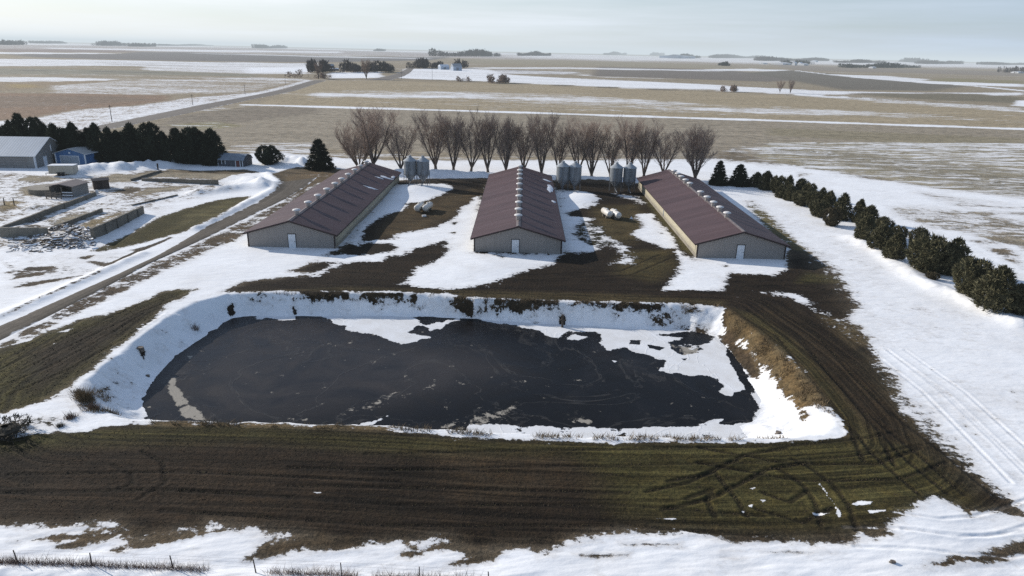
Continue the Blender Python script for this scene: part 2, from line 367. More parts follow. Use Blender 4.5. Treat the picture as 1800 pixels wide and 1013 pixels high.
# lanes round the barns
paint([(250,301),(360,300),(430,298),(476,306),(520,294),(570,296),(640,300),(600,312),(560,322),(545,330),(505,350),(486,336),(493,320),(470,304),(400,306)], -.75, (.10,.078,.05), .4, .3, w=1.2)
paint([(500,312),(560,300),(600,304),(560,316),(520,330)], -.35, (.12,.09,.055), .6, w=1.5)
paint([(690,318),(760,314),(850,313),(970,317),(1060,318),(1130,323),(1130,336),(1060,333),(970,328),(850,324),(690,325)], -.75, (.085,.065,.045), .6, 0, w=.9)
paint([(265,463),(378,412),(455,374),(507,348),(545,330),(590,312),(610,318),(560,345),(500,375),(420,420),(310,470),(200,520),(100,570),(60,590),(100,548)], -.15, (.085,.066,.045), .4, .2, w=1.2)
paint([(150,520),(250,475),(300,462),(280,480),(180,530),(60,585),(0,612),(0,604)], -.2, (.07,.055,.04), .5, .2, w=.8)
paint([(1400,440),(1500,500),(1560,600),(1640,700),(1760,830),(1700,690),(1600,560),(1500,450)], .5, (.17,.14,.10), .35, 0, w=4)
# mud and thin grass between barns and lagoon
paint([(380,516),(421,500),(430,494),(484,490),(547,482),(509,477),(554,459),(574,448),(600,435),(697,325),(700,319),(860,318),(840,400),(833,440),(990,446),(972,320),(1130,326),(1185,385),(1228,455),(1300,480),(1380,470),
  (1384,438),(1340,395),(1318,368),(1309,352),(1327,353),(1341,361),(1357,371),(1367,386),(1383,403),(1401,418),(1440,448),(1490,480),(1491,499),(1510,512),(1527,541),(1501,548),(1500,590),(1540,620),(1450,640),(1310,590),(1270,565),(1278,541),(1000,531),(840,525),(712,514),(560,514)],
  -1, MUD, .3, .35, w=1.6)
paint([(700,365),(840,330),(838,350),(800,380),(760,400),(700,415),(660,418)], None, (.060,.044,.024), None, .3, w=2); paint([(1040,365),(1120,360),(1160,400),(1110,430),(1050,420)], None, (.064,.050,.024), None, .2, w=2)
paint([(1100,440),(1180,440),(1190,470),(1150,495),(1080,480)], None, (.060,.048,.021), None, .3, w=2); paint([(1309,352),(1341,361),(1367,386),(1401,418),(1440,448),(1400,440),(1340,395),(1318,368)], None, (.11,.10,.04), None, 0, w=1.2)
paint([(1130,345),(1185,385),(1222,450),(1200,440),(1165,398)], None, (.075,.068,.03), None, 0, w=1); paint([(1420,480),(1490,488),(1491,499),(1400,498)], None, GRASS, None, 0, w=1)
paint([(380,516),(600,505),(840,512),(1100,518),(1275,530),(1278,541),(1000,531),(840,525),(560,514)], None, (.050,.039,.019), None, .3, w=.8)
for pts, s in (([(574,450),(608,448),(654,448),(667,446),(692,441),(704,436),(684,428),(645,427),(660,421),(695,420),(695,414),(709,409),(731,407),(770,398),(791,388),(809,373),(812,364),(828,359),(832,347),(843,345),(838,420),(833,446),(985,448),(971,463),(931,475),(890,490),(850,503),(770,508),(700,500),(725,483),(731,473),(766,462),(779,451),(787,430),(786,421),(755,430),(731,437),(711,451),(684,452),(667,460),(608,462),(560,460)], 1),
    ([(538,488),(560,478),(598,462),(590,467),(565,483),(545,489)], .8),
    ([(613,423),(613,430),(628,432),(638,416),(644,405),(656,389),(674,380),(693,373),(708,370),(716,357),(738,356),(764,348),(784,340),(798,331),(784,324),(756,324),(695,327),(660,363),(636,395),(620,420)], 1),
    ([(976,333),(1003,335),(1030,337),(1047,345),(1054,355),(1050,362),(1027,367),(1017,368),(992,375),(1005,380),(1029,382),(1045,384),(1035,389),(1022,392),(1014,402),(1010,412),(1022,421),(1047,431),(1059,437),(1047,442),(1014,447),(997,444),(985,431)], .9),
    ([(1064,426),(1074,417),(1084,424),(1104,434),(1104,446),(1118,451),(1113,463),(1089,464),(1067,464),(1096,451),(1081,439),(1061,434)], .3),
    ([(1106,414),(1126,402),(1129,394),(1118,384),(1121,377),(1146,375),(1156,390),(1171,404),(1185,417),(1190,431),(1202,447),(1225,458),(1300,462),(1380,462),(1377,472),(1360,485),(1286,480),(1280,487),(1273,509),(1253,510),(1172,509),(1175,498),(1190,481),(1193,464),(1185,447),(1188,437),(1168,439),(1153,431),(1131,424),(1118,417)], .95),
    ([(1077,340),(1101,342),(1124,345),(1136,358),(1128,362),(1111,352),(1081,347)], .25),
    ([(1302,523),(1331,515),(1400,517),(1432,536),(1452,554),(1478,570),(1497,590),(1475,590),(1445,574),(1423,554),(1390,538)], .6)):
    paint(pts, s*1.15, None, .2, 0, w=1.7)
paint([(1020,385),(1060,400),(1075,430),(1040,432),(1014,415)], .02, DGRASS, .2, w=1.0)
for pts in ([(790,392),(806,390),(800,398)], [(788,409),(804,407),(798,413)], [(870,450),(890,452),(884,458)], [(1260,464),(1285,466),(1275,470)], [(590,442),(606,444),(598,448)], [(1155,408),(1168,410),(1162,414)]): paint(pts, -.5, DGRASS, w=.5)
# front field and the earth round the lagoon
paint([(-300,775),(0,770),(60,760),(180,748),(200,738),(265,740),(450,744),(600,748),(690,754),(800,766),(1000,774),(1200,776),(1350,776),(1476,766),(1470,730),(1440,690),(1400,640),(1345,592),(1302,560),(1278,541),(1310,515),(1390,525),(1430,550),(1450,572),(1500,592),(1540,620),(1570,660),(1585,700),(1630,738),(1672,788),(1705,820),(1730,850),(1790,885),(1800,905),(1760,900),(1700,905),(1660,880),(1640,870),(1590,905),(1580,925),(1560,940),(1490,945),(1460,950),(1300,945),(1200,940),(1140,935),(1100,935),(1000,950),(960,965),(900,962),(830,967),(790,950),(760,948),(720,951),(600,961),(540,945),(500,935),(440,930),(370,916),(350,930),(240,945),(215,925),(200,915),(100,925),(0,926),(-300,925)], -1.15, MUD, .3, 1, w=1.3)
paint([(-100,765),(180,750),(450,752),(800,772),(1200,782),(1480,772),(1500,800),(1200,815),(800,800),(450,775),(150,785),(-100,800)], None, GRASS, None, 1, w=1.3)
paint([(1000,790),(1480,775),(1560,760),(1640,820),(1700,880),(1560,920),(1300,930),(1100,900)], None, (.050,.044,.0165), None, 1, w=2.5)
paint([(100,800),(420,790),(600,840),(560,900),(300,915),(0,900)], None, (.029,.020,.0125), None, .8, w=3); paint([(760,800),(1000,800),(1050,850),(820,880)], None, (.038,.027,.016), None, .8, w=2)
paint([(1290,545),(1345,560),(1400,600),(1450,650),(1500,720),(1560,800),(1520,800),(1476,755),(1440,690),(1400,640),(1345,592)], None, (.048,.040,.017), None, 1, w=1.2)
paint([(1330,530),(1400,545),(1440,590),(1500,640),(1560,700),(1600,780),(1560,780),(1480,690),(1400,600),(1340,560)], None, (.027,.0195,.0115), None, 1, w=1.2)
paint([(1440,555),(1520,575),(1545,600),(1500,610)], -.5, (.085,.065,.035), .5, w=1.2); paint([(1520,620),(1590,690),(1660,760),(1740,850),(1700,850),(1600,740),(1540,660)], -.1, (.045,.038,.022), .5, .6, w=2.0)
paint([(1560,690),(1620,735),(1700,800),(1670,800),(1600,745)], .2, None, .7, w=1.2)
for pts in ([(17,952),(75,942),(150,935),(200,930),(240,935),(210,945),(135,963),(100,962),(130,950),(80,953)], [(337,937),(290,943),(233,953),(187,970),(213,973),(260,963),(307,952),(377,937),(420,930)], [(467,958),(533,945),(560,940),(640,955),(600,961),(533,970),(483,977),(430,986),(447,973)],
    [(703,973),(743,962),(787,953),(830,966),(787,966),(757,972),(723,983)], [(788,993),(813,980),(853,972),(883,972),(860,982),(827,993),(800,996)], [(1623,997),(1667,980),(1733,970),(1800,947),(1900,940),(1900,975),(1800,977),(1767,990),(1700,998),(1660,1001)]):
    paint(pts, -.7, (.060,.045,.028), .4, 0, w=.8)
for pts in ([(1083,955),(1200,952),(1200,962),(1100,962)], [(1007,972),(1113,970),(1110,983),(1020,984)], [(1270,968),(1400,966),(1500,974),(1400,978)], [(1263,979),(1340,979),(1300,985)], [(1393,983),(1493,983),(1440,988)], [(1230,945),(1320,942),(1400,950),(1300,958)], [(1460,950),(1515,950),(1510,965),(1480,962)]):
    paint(pts, -.12, (.06,.046,.03), .9, 0, w=.4)
for pts in ([(1317,858),(1328,856),(1327,862)], [(1301,898),(1312,896),(1308,901)], [(1313,889),(1323,888),(1320,892)], [(1338,878),(1346,879),(1340,883)], [(1424,902),(1444,900),(1462,904),(1449,908),(1430,907)], [(1438,848),(1446,856),(1456,870),(1450,866)], [(1452,870),(1466,884),(1476,900),(1479,912),(1473,912),(1468,896)], [(1494,890),(1512,884),(1534,886),(1530,892),(1504,894)], [(1524,902),(1560,900),(1555,906),(1530,908)], [(548,866),(568,864),(565,869)], [(1150,911),(1190,911),(1180,914)], [(1070,778),(1084,776),(1080,782)], [(840,765),(852,764),(848,768)]):
    paint(pts, .9, None, .1, 0, w=.22)
def offset(pts, o):
    P = GP(pts); d = np.gradient(P, axis=0); d /= np.linalg.norm(d, axis=1)[:, None]; return P+np.stack([-d[:, 1], d[:, 0]], 1)*o
def curve(P, n=6):
    q = np.linspace(0, len(P)-1, (len(P)-1)*n+1); k = np.arange(len(P)); return np.stack([np.interp(q, k, P[:, 0]), np.interp(q, k, P[:, 1])], 1)
def tyres(pts, gauge=1.0, width=.22, col=(.008,.0065,.005), a=.85, snow=None):
    for o in (-gauge, gauge):
        P = offset(pts, o); lo = P.min(0)-1; hi = P.max(0)+1
        idx = np.nonzero((gx > lo[0]) & (gx < hi[0]) & (gy > lo[1]) & (gy < hi[1]))[0]
        d = pdist(P, gx[idx], gy[idx]); wob = .12*fbm(gx[idx]*1.3, gy[idx]*1.3, 31, 3)
        w = a*sstep(1.5-(d+wob)/width); blend(idx, w, snow, col, None, None)
        gzv[idx] -= .06*w; gzv[idx] += .05*np.exp(-((d-width*1.9)/.16)**2)*a
for pts in ([(1380,815),(1412,832),(1440,856),(1462,888),(1474,930)], [(1150,880),(1230,862),(1290,832),(1330,812),(1400,800)], [(1190,862),(1255,845),(1270,880),(1285,908)], [(1335,880),(1400,900),(1440,880)], [(1520,760),(1545,815)],
            [(640,812),(900,806),(1150,802),(1400,796),(1540,782),(1600,770)], [(500,838),(800,842),(1100,850)], [(300,880),(700,905),(1100,905),(1350,925)], [(0,850),(300,845),(700,862)], [(1300,548),(1380,590),(1440,660),(1500,730),(1560,800),(1640,870)], [(1330,535),(1420,590),(1480,660),(1550,730),(1640,800),(1720,870)], [(225,805),(258,822),(262,850),(228,868)],
            [(1230,800),(1400,830),(1560,830),(1640,800)], [(20,650),(120,600),(240,545),(320,515)], [(0,690),(100,650),(200,595),(270,550)], [(450,500),(700,508),(1000,515),(1270,520)], [(900,490),(1100,480),(1170,450)], [(1300,500),(1400,498),(1500,515)]):
    tyres(pts, width=.17, a=.5 if pts[0][0] < 700 else .68)
for pts in ([(1577,922),(1667,933),(1733,924),(1800,903),(1880,870)], [(1493,946),(1600,953),(1673,961),(1750,963),(1820,950)], [(1540,612),(1640,690),(1720,770),(1800,850)], [(1575,615),(1680,690),(1760,765),(1830,830)]): tyres(pts, .85, .13, (.13,.12,.11), .45, .35)
for pts in ([(1700,750),(1745,790),(1795,850)], [(1725,740),(1780,790),(1830,850)], [(1655,695),(1690,698),(1680,706)]): trace(pts, .3, -.05, (.10,.08,.05), .6, a=.8)
paint([(1660,545),(1720,560),(1745,610),(1690,600)], .55, (.25,.23,.22), .5, w=2.0); paint([(1540,560),(1650,590),(1720,690),(1640,640)], .5, (.12,.10,.08), .5, w=2.5)
paint([(1290,345),(1400,372),(1520,440),(1640,540),(1800,640),(1900,720),(1900,900),(1780,840),(1640,700),(1560,600),(1490,500),(1400,425),(1320,355)], .8, (.13,.11,.08), .3, 0, w=5)
# left bank meadow
paint([(-200,690),(0,613),(20,605),(98,579),(137,562),(182,554),(248,531),(283,515),(313,509),(347,509),(313,525),(287,538),(277,557),(254,570),(241,590),(208,610),(169,645),(130,675),(88,701),(85,709),(20,725),(0,732),(-200,800)], -1.1, GRASS, .3, .8, w=1.3)
paint([(40,620),(180,565),(300,520),(280,545),(150,640),(60,690)], None, (.026,.020,.013), None, .8, w=2.0)
for pts in ([(98,585),(137,572),(120,584)], [(88,605),(102,599),(96,608)], [(0,612),(60,592),(50,600)]): paint(pts, .7, None, .2, w=.4)
# lagoon banks
paint([(160,655),(240,598),(290,556),(340,530),(400,516),(470,513),(560,514),(712,514),(840,526),(1000,531),(1200,534),(1278,541),(1290,560),(1260,600),(1000,590),(400,580),(300,640),(270,745),(190,740),(120,715)], .92, MUD, .1, 0, z='surf', w=.8)

paint([(1310,590),(1330,600),(1345,640),(1420,690),(1470,735),(1480,765),(1300,770),(1340,720),(1320,650),(1275,605)], .9, BGRASS, .2, 0, z='surf', w=.9)
paint([(1278,541),(1302,560),(1345,592),(1400,640),(1440,690),(1455,712),(1415,715),(1385,700),(1345,650),(1318,615),(1296,590),(1270,570)], -.85, BGRASS, .2, 0, z='surf', w=.8)
paint([(1262,590),(1283,585),(1325,625),(1336,668),(1318,662)], -.7, (.06,.045,.03), .2, 0, z='surf', w=.5)
paint([(1385,690),(1420,690),(1425,712),(1400,712)], -.3, BGRASS, .2, z='surf', w=.5); paint([(1400,715),(1425,725),(1420,745),(1405,740)], -.2, BGRASS, .2, z='surf', w=.4)
for pts in ([(522,511),(614,514),(614,525),(570,529),(535,522)], [(623,515),(709,515),(709,533),(649,526)], [(715,518),(731,518),(731,533)], [(784,527),(829,526),(832,558),(819,550),(791,539)], [(850,527),(984,529),(984,545),(930,548),(907,545)], [(1000,533),(1162,535),(1162,548),(1085,545),(1004,543)], [(1206,543),(1235,543),(1232,550)], [(455,516),(500,516),(480,521)]):
    paint(pts, -.75, (.035,.027,.019), .2, 0, z='surf', w=.35)
paint([(420,519),(700,519),(850,532),(1000,536),(1240,546),(1240,552),(1000,545),(850,542),(700,530),(420,526)], -.05, (.05,.038,.024), .2, 0, z='surf', w=.5)
paint([(1130,556),(1180,560),(1250,572),(1262,592),(1220,590),(1150,570)], -.1, (.06,.045,.03), .2, 0, z='surf', w=.5)
for pts in ([(398,536),(408,536),(418,556),(404,556)], [(515,545),(523,545),(522,552),(516,551)], [(983,558),(993,558),(996,578),(985,575)], [(243,618),(257,616),(252,632)]): paint(pts, -.9, (.02,.016,.013), .1, z='surf', w=.25)
paint([(20,728),(88,702),(140,680),(175,665),(200,735),(240,745),(120,760),(60,762),(0,775),(-60,790),(-60,760)], .9, (.05,.04,.03), .3, 0, w=.6)
paint([(0,745),(60,735),(110,735),(80,755),(0,765)], .15, DGRASS, .4, w=.8); paint([(120,685),(165,690),(180,720),(130,715)], .35, (.12,.09,.06), .3, w=.8)
paint([(690,750),(780,755),(900,763),(1050,768),(1200,770),(1350,768),(1476,760),(1476,768),(1350,777),(1200,778),(1050,776),(900,771),(780,763),(690,757)], .75, BGRASS, .2, 0, w=.35)
paint([(265,741),(450,745),(640,750),(690,752),(690,757),(600,755),(450,750),(265,748)], -.25, BGRASS, .5, 0, w=.35)
# ring coordinate: distance from the lagoon crest, which the tractor ruts follow
ring = np.zeros(gx.shape); m_ = (np.abs(gx) < 120) & (gy < 130) & (gy > 0)
ring[m_] = -sdf(CREST, gx[m_], gy[m_])
far_ = ~m_; ring[far_] = gy[far_]*.5
def sheet(name, X, Y, Z, mat, attrs, colour=None):
    r, c = X.shape
    V = np.stack([X.ravel(), Y.ravel(), Z.ravel()], 1)
    i = np.arange(r*c).reshape(r, c)
    Q = np.stack([i[:-1, :-1].ravel(), i[:-1, 1:].ravel(), i[1:, 1:].ravel(), i[1:, :-1].ravel()], 1)
    me = bpy.data.meshes.new(name)
    me.vertices.add(len(V)); me.vertices.foreach_set('co', V.astype(np.float32).ravel())
    me.loops.add(Q.size); me.loops.foreach_set('vertex_index', Q.astype(np.int32).ravel())
    me.polygons.add(len(Q)); me.polygons.foreach_set('loop_start', np.arange(0, Q.size, 4, dtype=np.int32))
    me.polygons.foreach_set('use_smooth', np.ones(len(Q), bool))
    me.update(calc_edges=True)
    for k, v in attrs.items():
        a = me.attributes.new(k, 'FLOAT', 'POINT'); a.data.foreach_set('value', v.ravel().astype(np.float32))
    if colour is not None:
        a = me.attributes.new('base', 'FLOAT_COLOR', 'POINT')
        a.data.foreach_set('color', np.concatenate([colour, np.ones((len(colour), 1))], 1).astype(np.float32).ravel())
    me.materials.append(mat)
    return link(name, me)
def ground_material():
    t = NT('ground_mat'); p = t.pos(); x, y, z = t.sep(p)
    snow, streak, rut, ringa = t.attr('snow'), t.attr('streak'), t.attr('rut'), t.attr('ring')
    base = t.attr('base', False)
    n1 = t.noise(p, .55, 9, .62)
    warp = t.noise(p, .06, 3)
    yy = t.math('ADD', y, t.math('MULTIPLY', warp, 14.0))
    n2 = t.noise(t.comb(t.math('MULTIPLY', x, .045), t.math('MULTIPLY', yy, .30)), 1.0, 7, .62)
    n3 = t.noise(t.comb(t.math('MULTIPLY', x, .004), t.math('MULTIPLY', y, .022)), 1.0, 4, .5)
    n1b = t.noise(t.comb(t.math('ADD', t.math('MULTIPLY', x, .9), t.math('MULTIPLY', y, .35)), t.math('MULTIPLY', y, 1.5)), 1.1, 8, .66)
    iso = t.math('ADD', t.math('MULTIPLY', t.math('SUBTRACT', n1, .5), 2.6), t.math('MULTIPLY', t.math('SUBTRACT', n1b, .5), 2.4))
    n4 = t.noise(t.comb(t.math('MULTIPLY', x, .12), t.math('MULTIPLY', yy, .9)), 1.0, 6, .7)
    stk = t.math('ADD', t.math('MULTIPLY', t.math('SUBTRACT', n2, .5), 2.4), t.math('ADD', t.math('MULTIPLY', t.math('SUBTRACT', n3, .5), 2.0), t.math('MULTIPLY', t.math('SUBTRACT', n4, .5), 1.6)))
    nhf = t.noise(p, 2.6, 6, .72)
    iso = t.math('ADD', iso, t.math('ADD', t.math('MULTIPLY', t.math('SUBTRACT', nhf, .5), 2.0), t.math('MULTIPLY', t.math('SUBTRACT', t.noise(p, .16, 4, .5), .5), 1.5)))
    inv = t.math('SUBTRACT', 1.0, streak)
    nz = t.math('ADD', t.math('MULTIPLY', iso, t.math('ADD', inv, .25)), t.math('MULTIPLY', stk, streak))
    s = t.math('ADD', snow, nz)
    fac = t.rng(s, t.math('MULTIPLY_ADD', streak, -.12, -.07), t.math('MULTIPLY_ADD', streak, .16, .09), smooth=True)
    # bare soil, stubble, grass
    fine = t.noise(p, 3.2, 7, .68); med = t.noise(p, .33, 6, .6)
    along = t.noise(t.comb(t.math('MULTIPLY', ringa, 2.6), t.math('MULTIPLY', x, .035), t.math('MULTIPLY', y, .035)), 1.0, 5, .65)
    rows = t.noise(t.comb(t.math('MULTIPLY', x, .02), t.math('MULTIPLY', yy, .8)), 1.0, 5, .65)
    lines = t.mix(rut, rows, along)
    lsep = t.sep(lines)[0]
    v = t.math('ADD', t.math('MULTIPLY', fine, 1.0), t.math('ADD', t.math('MULTIPLY', med, .7), t.math('MULTIPLY', lsep, .9)))
    v = t.rng(v, .98, 1.62, .28, 1.85)
    soil = t.mix(1.0, base, t.grey(v), 'MULTIPLY')
    soil = t.mix(rut, soil, t.mix(1.0, soil, t.grey(t.rng(lsep, .36, .64, .56, 1.48)), 'MULTIPLY'))
    fl = t.noise(p, 5.5, 6, .75)
    soil = t.mix(t.math('MULTIPLY', t.rng(fl, .56, .70), .55), soil, t.mix(1.0, base, (3.2, 3.0, 2.9), 'MULTIPLY'))
    soil = t.mix(t.math('MULTIPLY', t.rng(fl, .46, .34), .6), soil, t.mix(1.0, base, (.3, .3, .3), 'MULTIPLY'))
    hue = t.noise(p, .8, 5, .6)
    soil = t.mix(t.rng(hue, .35, .7, 0, .35), soil, t.mix(1.0, soil, (1.45, 1.1, .7), 'MULTIPLY'))
    # snow: slightly dirty, thin at the edges
    sd = t.noise(p, .18, 6, .6)
    snowc = t.mix(t.rng(sd, .35, .75), (.935, .935, .94), (.84, .835, .835))
    thin = t.rng(s, .05, .85); snowc = t.mix(t.math('MULTIPLY', t.math('SUBTRACT', 1.0, thin), .42), snowc, (.47, .425, .38))
    snowc = t.mix(t.rng(t.noise(p, .11, 9, .68), .52, .72, 0, .32), snowc, (.60, .56, .52))
    c = t.mix(fac, soil, snowc)
    drift = t.noise(t.comb(t.math('ADD', t.math('MULTIPLY', x, .5), t.math('MULTIPLY', y, -.3)), t.math('MULTIPLY', y, 1.1)), .8, 6, .55)
    hs = t.math('MULTIPLY', t.math('ADD', t.math('MULTIPLY', drift, .8), t.math('MULTIPLY', fine, .05)), .45)
    hd = t.math('ADD', t.math('MULTIPLY', fine, .55), t.math('MULTIPLY', lsep, .5))
    hsep = t.sep(t.mix(fac, t.grey(hd), t.grey(t.math('ADD', hs, .45))))[0]
    t.bump(hsep, .85, .3)
    return t.set(Base_Color=c, Roughness=t.rng(fac, 0, 1, .92, .65), Specular_IOR_Level=.12)
GMAT = ground_material()
ground = sheet('ground', GX, GY, gzv.reshape(GX.shape), GMAT, dict(snow=A_snow, streak=A_streak, rut=A_rut, ring=ring), A_col)
tag(ground, kind='structure')

# ================================================================== LAGOON SURFACE
wx = np.arange(-40, 28.01, .16); wy = np.arange(42, 76.01, .16)
WX, WY = np.meshgrid(wx, wy); fx_, fy_ = WX.ravel(), WY.ravel()
ice = np.full(fx_.shape, -1.0); tone = np.zeros(fx_.shape); scum = np.full(fx_.shape, -1.0)
def wpaint(arr, pts, val, w=.95, a=1.0):
    P = GP(pts, -2.2); d = sdf(P, fx_, fy_); k = a*sstep(.5+d/(2*w)); arr += (val-arr)*k
wpaint(ice, [(430,548),(519,548),(519,562),(453,560)], 1)
wpaint(ice, [(554,550),(620,550),(700,552),(737,560),(737,566),(731,579),(715,585),(753,593),(724,603),(683,601),(664,588),(607,579),(582,566)], 1)
wpaint(ice, [(740,572),(784,564),(807,560),(778,577),(756,582)], .9)
wpaint(ice, [(840,550),(1010,560),(1110,574),(1060,584),(1000,582),(994,590),(978,597),(951,584),(931,578),(900,572),(850,566)], 1)
wpaint(ice, [(998,596),(1011,588),(1031,593),(1018,599)], .9)
wpaint(ice, [(1058,588),(1085,579),(1152,572),(1219,578),(1215,583),(1162,588),(1196,594),(1179,604),(1186,618),(1202,623),(1236,618),(1253,641),(1253,661),(1196,658),(1159,651),(1169,635),(1135,623),(1098,611),(1068,616),(1058,604)], 1)
wpaint(ice, [(1106,597),(1128,598),(1124,606),(1106,605)], -1, .3); wpaint(ice, [(1138,606),(1172,611),(1160,616),(1142,612)], -1, .3); wpaint(ice, [(1196,630),(1210,630),(1204,635)], -1, .3)
wpaint(ice, [(1236,604),(1259,592),(1276,611),(1283,628),(1300,658),(1316,682),(1296,702),(1276,695),(1263,675),(1253,648),(1243,625)], 1)
wpaint(ice, [(1276,605),(1296,625),(1335,668),(1370,732),(1365,748),(1323,747),(1333,718),(1320,685),(1300,645)], 1)
wpaint(ice, [(1272,598),(1290,622),(1320,668),(1327,692),(1312,684),(1286,640)], -1.1, .3); wpaint(ice, [(1290,690),(1316,690),(1326,715),(1310,740),(1280,735)], -1.1, .5); wpaint(ice, [(1175,600),(1215,604),(1238,612),(1210,622),(1180,612)], -.3, .5)
wpaint(ice, [(1071,632),(1088,635),(1080,638)], .7, .2); wpaint(ice, [(1228,747),(1253,737),(1279,735),(1259,747)], .6, .25)
wpaint(ice, [(640,742),(690,726),(700,728),(660,748),(610,752)], .12, .4); wpaint(ice, [(820,745),(1100,752),(1300,745),(1360,742),(1360,775),(820,770)], .45, .4)
wpaint(scum, [(306,658),(313,678),(326,701),(358,730),(365,740),(326,735),(313,717),(296,688),(295,675)], .8, .3); wpaint(scum, [(327,623),(340,626),(332,636)], .5, .25)
wpaint(scum, [(780,740),(900,715),(895,735),(870,755),(770,755)], -.05, .8); wpaint(scum, [(990,735),(1040,738),(1045,745),(1000,744)], .02, .4)
wpaint(scum, [(1170,605),(1240,610),(1280,640),(1240,640),(1190,620)], .05, .6); wpaint(scum, [(590,720),(700,690),(800,670),(810,678),(700,705),(600,735)], -.3, .8)
wpaint(tone, [(405,560),(560,556),(700,600),(860,620),(900,660),(760,690),(600,720),(430,740),(320,735),(310,650)], 1.0, 5.0)
wpaint(tone, [(250,715),(258,690),(310,625),(395,580),(340,630),(300,680),(300,740)], .75, .9)
def pond_material():
    t = NT('pond_water_mat'); p = t.pos(); x, y, z = t.sep(p)
    n = t.noise(p, .55, 9, .66); sw = t.noise(p, .16, 7, .6, 1.6); ln = t.noise(p, .07, 6, .55, 1.2)
    s = t.math('ADD', t.attr('ice'), t.math('MULTIPLY', t.math('SUBTRACT', n, .5), 4.2))
    f = t.rng(s, -.05, .08, smooth=True)
    q = t.math('ADD', t.attr('scum'), t.math('MULTIPLY', t.math('SUBTRACT', t.noise(p, .7, 9, .72), .5), 6.5)); g = t.rng(q, -.05, .30)
    film = t.math('MULTIPLY_ADD', t.attr('tone'), t.rng(sw, .3, .7, .35, 1.1), t.rng(t.noise(p, .09, 7, .62, .8), .5, .72, 0, .35))
    dark = t.mix(film, (.0048, .0042, .0046), (.039, .034, .033))
    ridge = t.rng(t.math('ABSOLUTE', t.math('SUBTRACT', ln, .5)), 0.0, .012, 1, 0)
    dark = t.mix(t.math('MULTIPLY', ridge, t.rng(sw, .42, .6, 0, .7)), dark, (.060, .055, .050))
    dark = t.mix(t.math('MULTIPLY', t.rng(t.math('MULTIPLY', t.noise(p, 2.2, 6, .7), t.noise(p, .2, 4)), .36, .46), .3), dark, (.10, .09, .075))
    dark = t.mix(t.math('MULTIPLY', g, .8), dark, (.40, .365, .31))
    c = t.mix(f, dark, t.mix(t.rng(n, .3, .7), (.82, .83, .85), (.68, .67, .66)))
    rough = t.math('ADD', t.rng(sw, .3, .7, .28, .5), t.math('MULTIPLY', t.math('MAXIMUM', f, g), .5), clamp=True)
    t.bump(t.math('ADD', t.math('MULTIPLY', f, .5), t.math('ADD', t.math('MULTIPLY', n, .10), t.math('MULTIPLY', ridge, .12))), .6, .16)
    return t.set(Base_Color=c, Roughness=rough, Specular_IOR_Level=.12)
pond = sheet('pond_water', WX, WY, np.full(WX.shape, -2.2), pond_material(), dict(ice=ice, tone=tone, scum=scum))
tag(pond, kind='structure')

# ================================================================== ROADS
def road(name, L, Rr, mat, lift=.035, n=40):
    L, Rr = GP(L), GP(Rr)
    def resamp(P):
        d = np.concatenate([[0], np.cumsum(np.hypot(*np.diff(P, axis=0).T))]); q = np.linspace(0, d[-1], n)
        return np.stack([np.interp(q, d, P[:, 0]), np.interp(q, d, P[:, 1])], 1)
    L, Rr = resamp(L), resamp(Rr); m = 9
    u = np.linspace(0, 1, m)
    X = L[:, None, 0]*(1-u)+Rr[:, None, 0]*u; Y = L[:, None, 1]*(1-u)+Rr[:, None, 1]*u
    Z = height(X, Y)+lift+.05*np.sin(np.pi*u)[None, :]-.06*(np.abs(u-.5) > .49)[None, :]
    U = np.repeat(u[None, :], n, 0)
    o = sheet(name, X, Y, Z, mat, dict(across=U)); return tag(o, kind='structure')
def road_material(name, c1, c2, snowy):
    t = NT(name); p = t.pos(); u = t.attr('across')
    n = t.noise(p, .5, 8, .62); f = t.noise(p, 4.0, 5, .6)
    e = t.math('ABSOLUTE', t.math('SUBTRACT', u, .5))
    track = t.noise(t.comb(t.math('MULTIPLY', u, 9.0), t.math('MULTIPLY', t.sep(p)[0], .03), t.math('MULTIPLY', t.sep(p)[1], .03)), 1.0, 5, .6)
    c = t.mix(t.rng(t.math('ADD', t.math('MULTIPLY', n, .4), t.math('MULTIPLY', track, .6)), .35, .65), c1, c2)
    c = t.mix(1.0, c, t.grey(t.rng(f, .25, .75, .75, 1.25)), 'MULTIPLY')
    s = t.math('ADD', t.math('ADD', t.math('MULTIPLY', e, 2.0), snowy), t.math('MULTIPLY', t.math('SUBTRACT', n, .5), 1.4))
    c = t.mix(t.rng(s, .78, .95), c, (.78, .79, .82))
    t.bump(t.math('ADD', f, track), .5, .06)
    return t.set(Base_Color=c, Roughness=.9)
RM1 = road_material('road_gravel_mat', (.135,.115,.10), (.20,.175,.15), -.12)
RM2 = road_material('driveway_gravel_mat', (.060,.049,.037), (.135,.112,.088), -.08)
road('country_road', [(-260,316),(-100,281),(60,245),(145,226),(250,205),(350,184.5),(450,166.5),(500,156),(540,143.5),(556,141)], [(-240,330),(-80,290),(90,252),(185,229),(250,216),(325,201),(450,174),(520,160),(562,145.5),(575,142)], RM1)
road('side_road', [(640,141),(680,134),(700,128.5),(715,121),(712,118)], [(690,141),(712,134),(722,128),(728,121),(722,118)], RM1, n=20)
road('driveway', [(-260,690),(-100,616),(0,572),(100,529),(200,485),(270,452),(347,408),(404,380),(450,357),(482,337),(492,322)], [(-240,720),(-90,644),(0,600),(80,560),(176,512),(265,463),(378,412),(455,374),(507,348),(540,328),(560,312)], RM2, n=80)

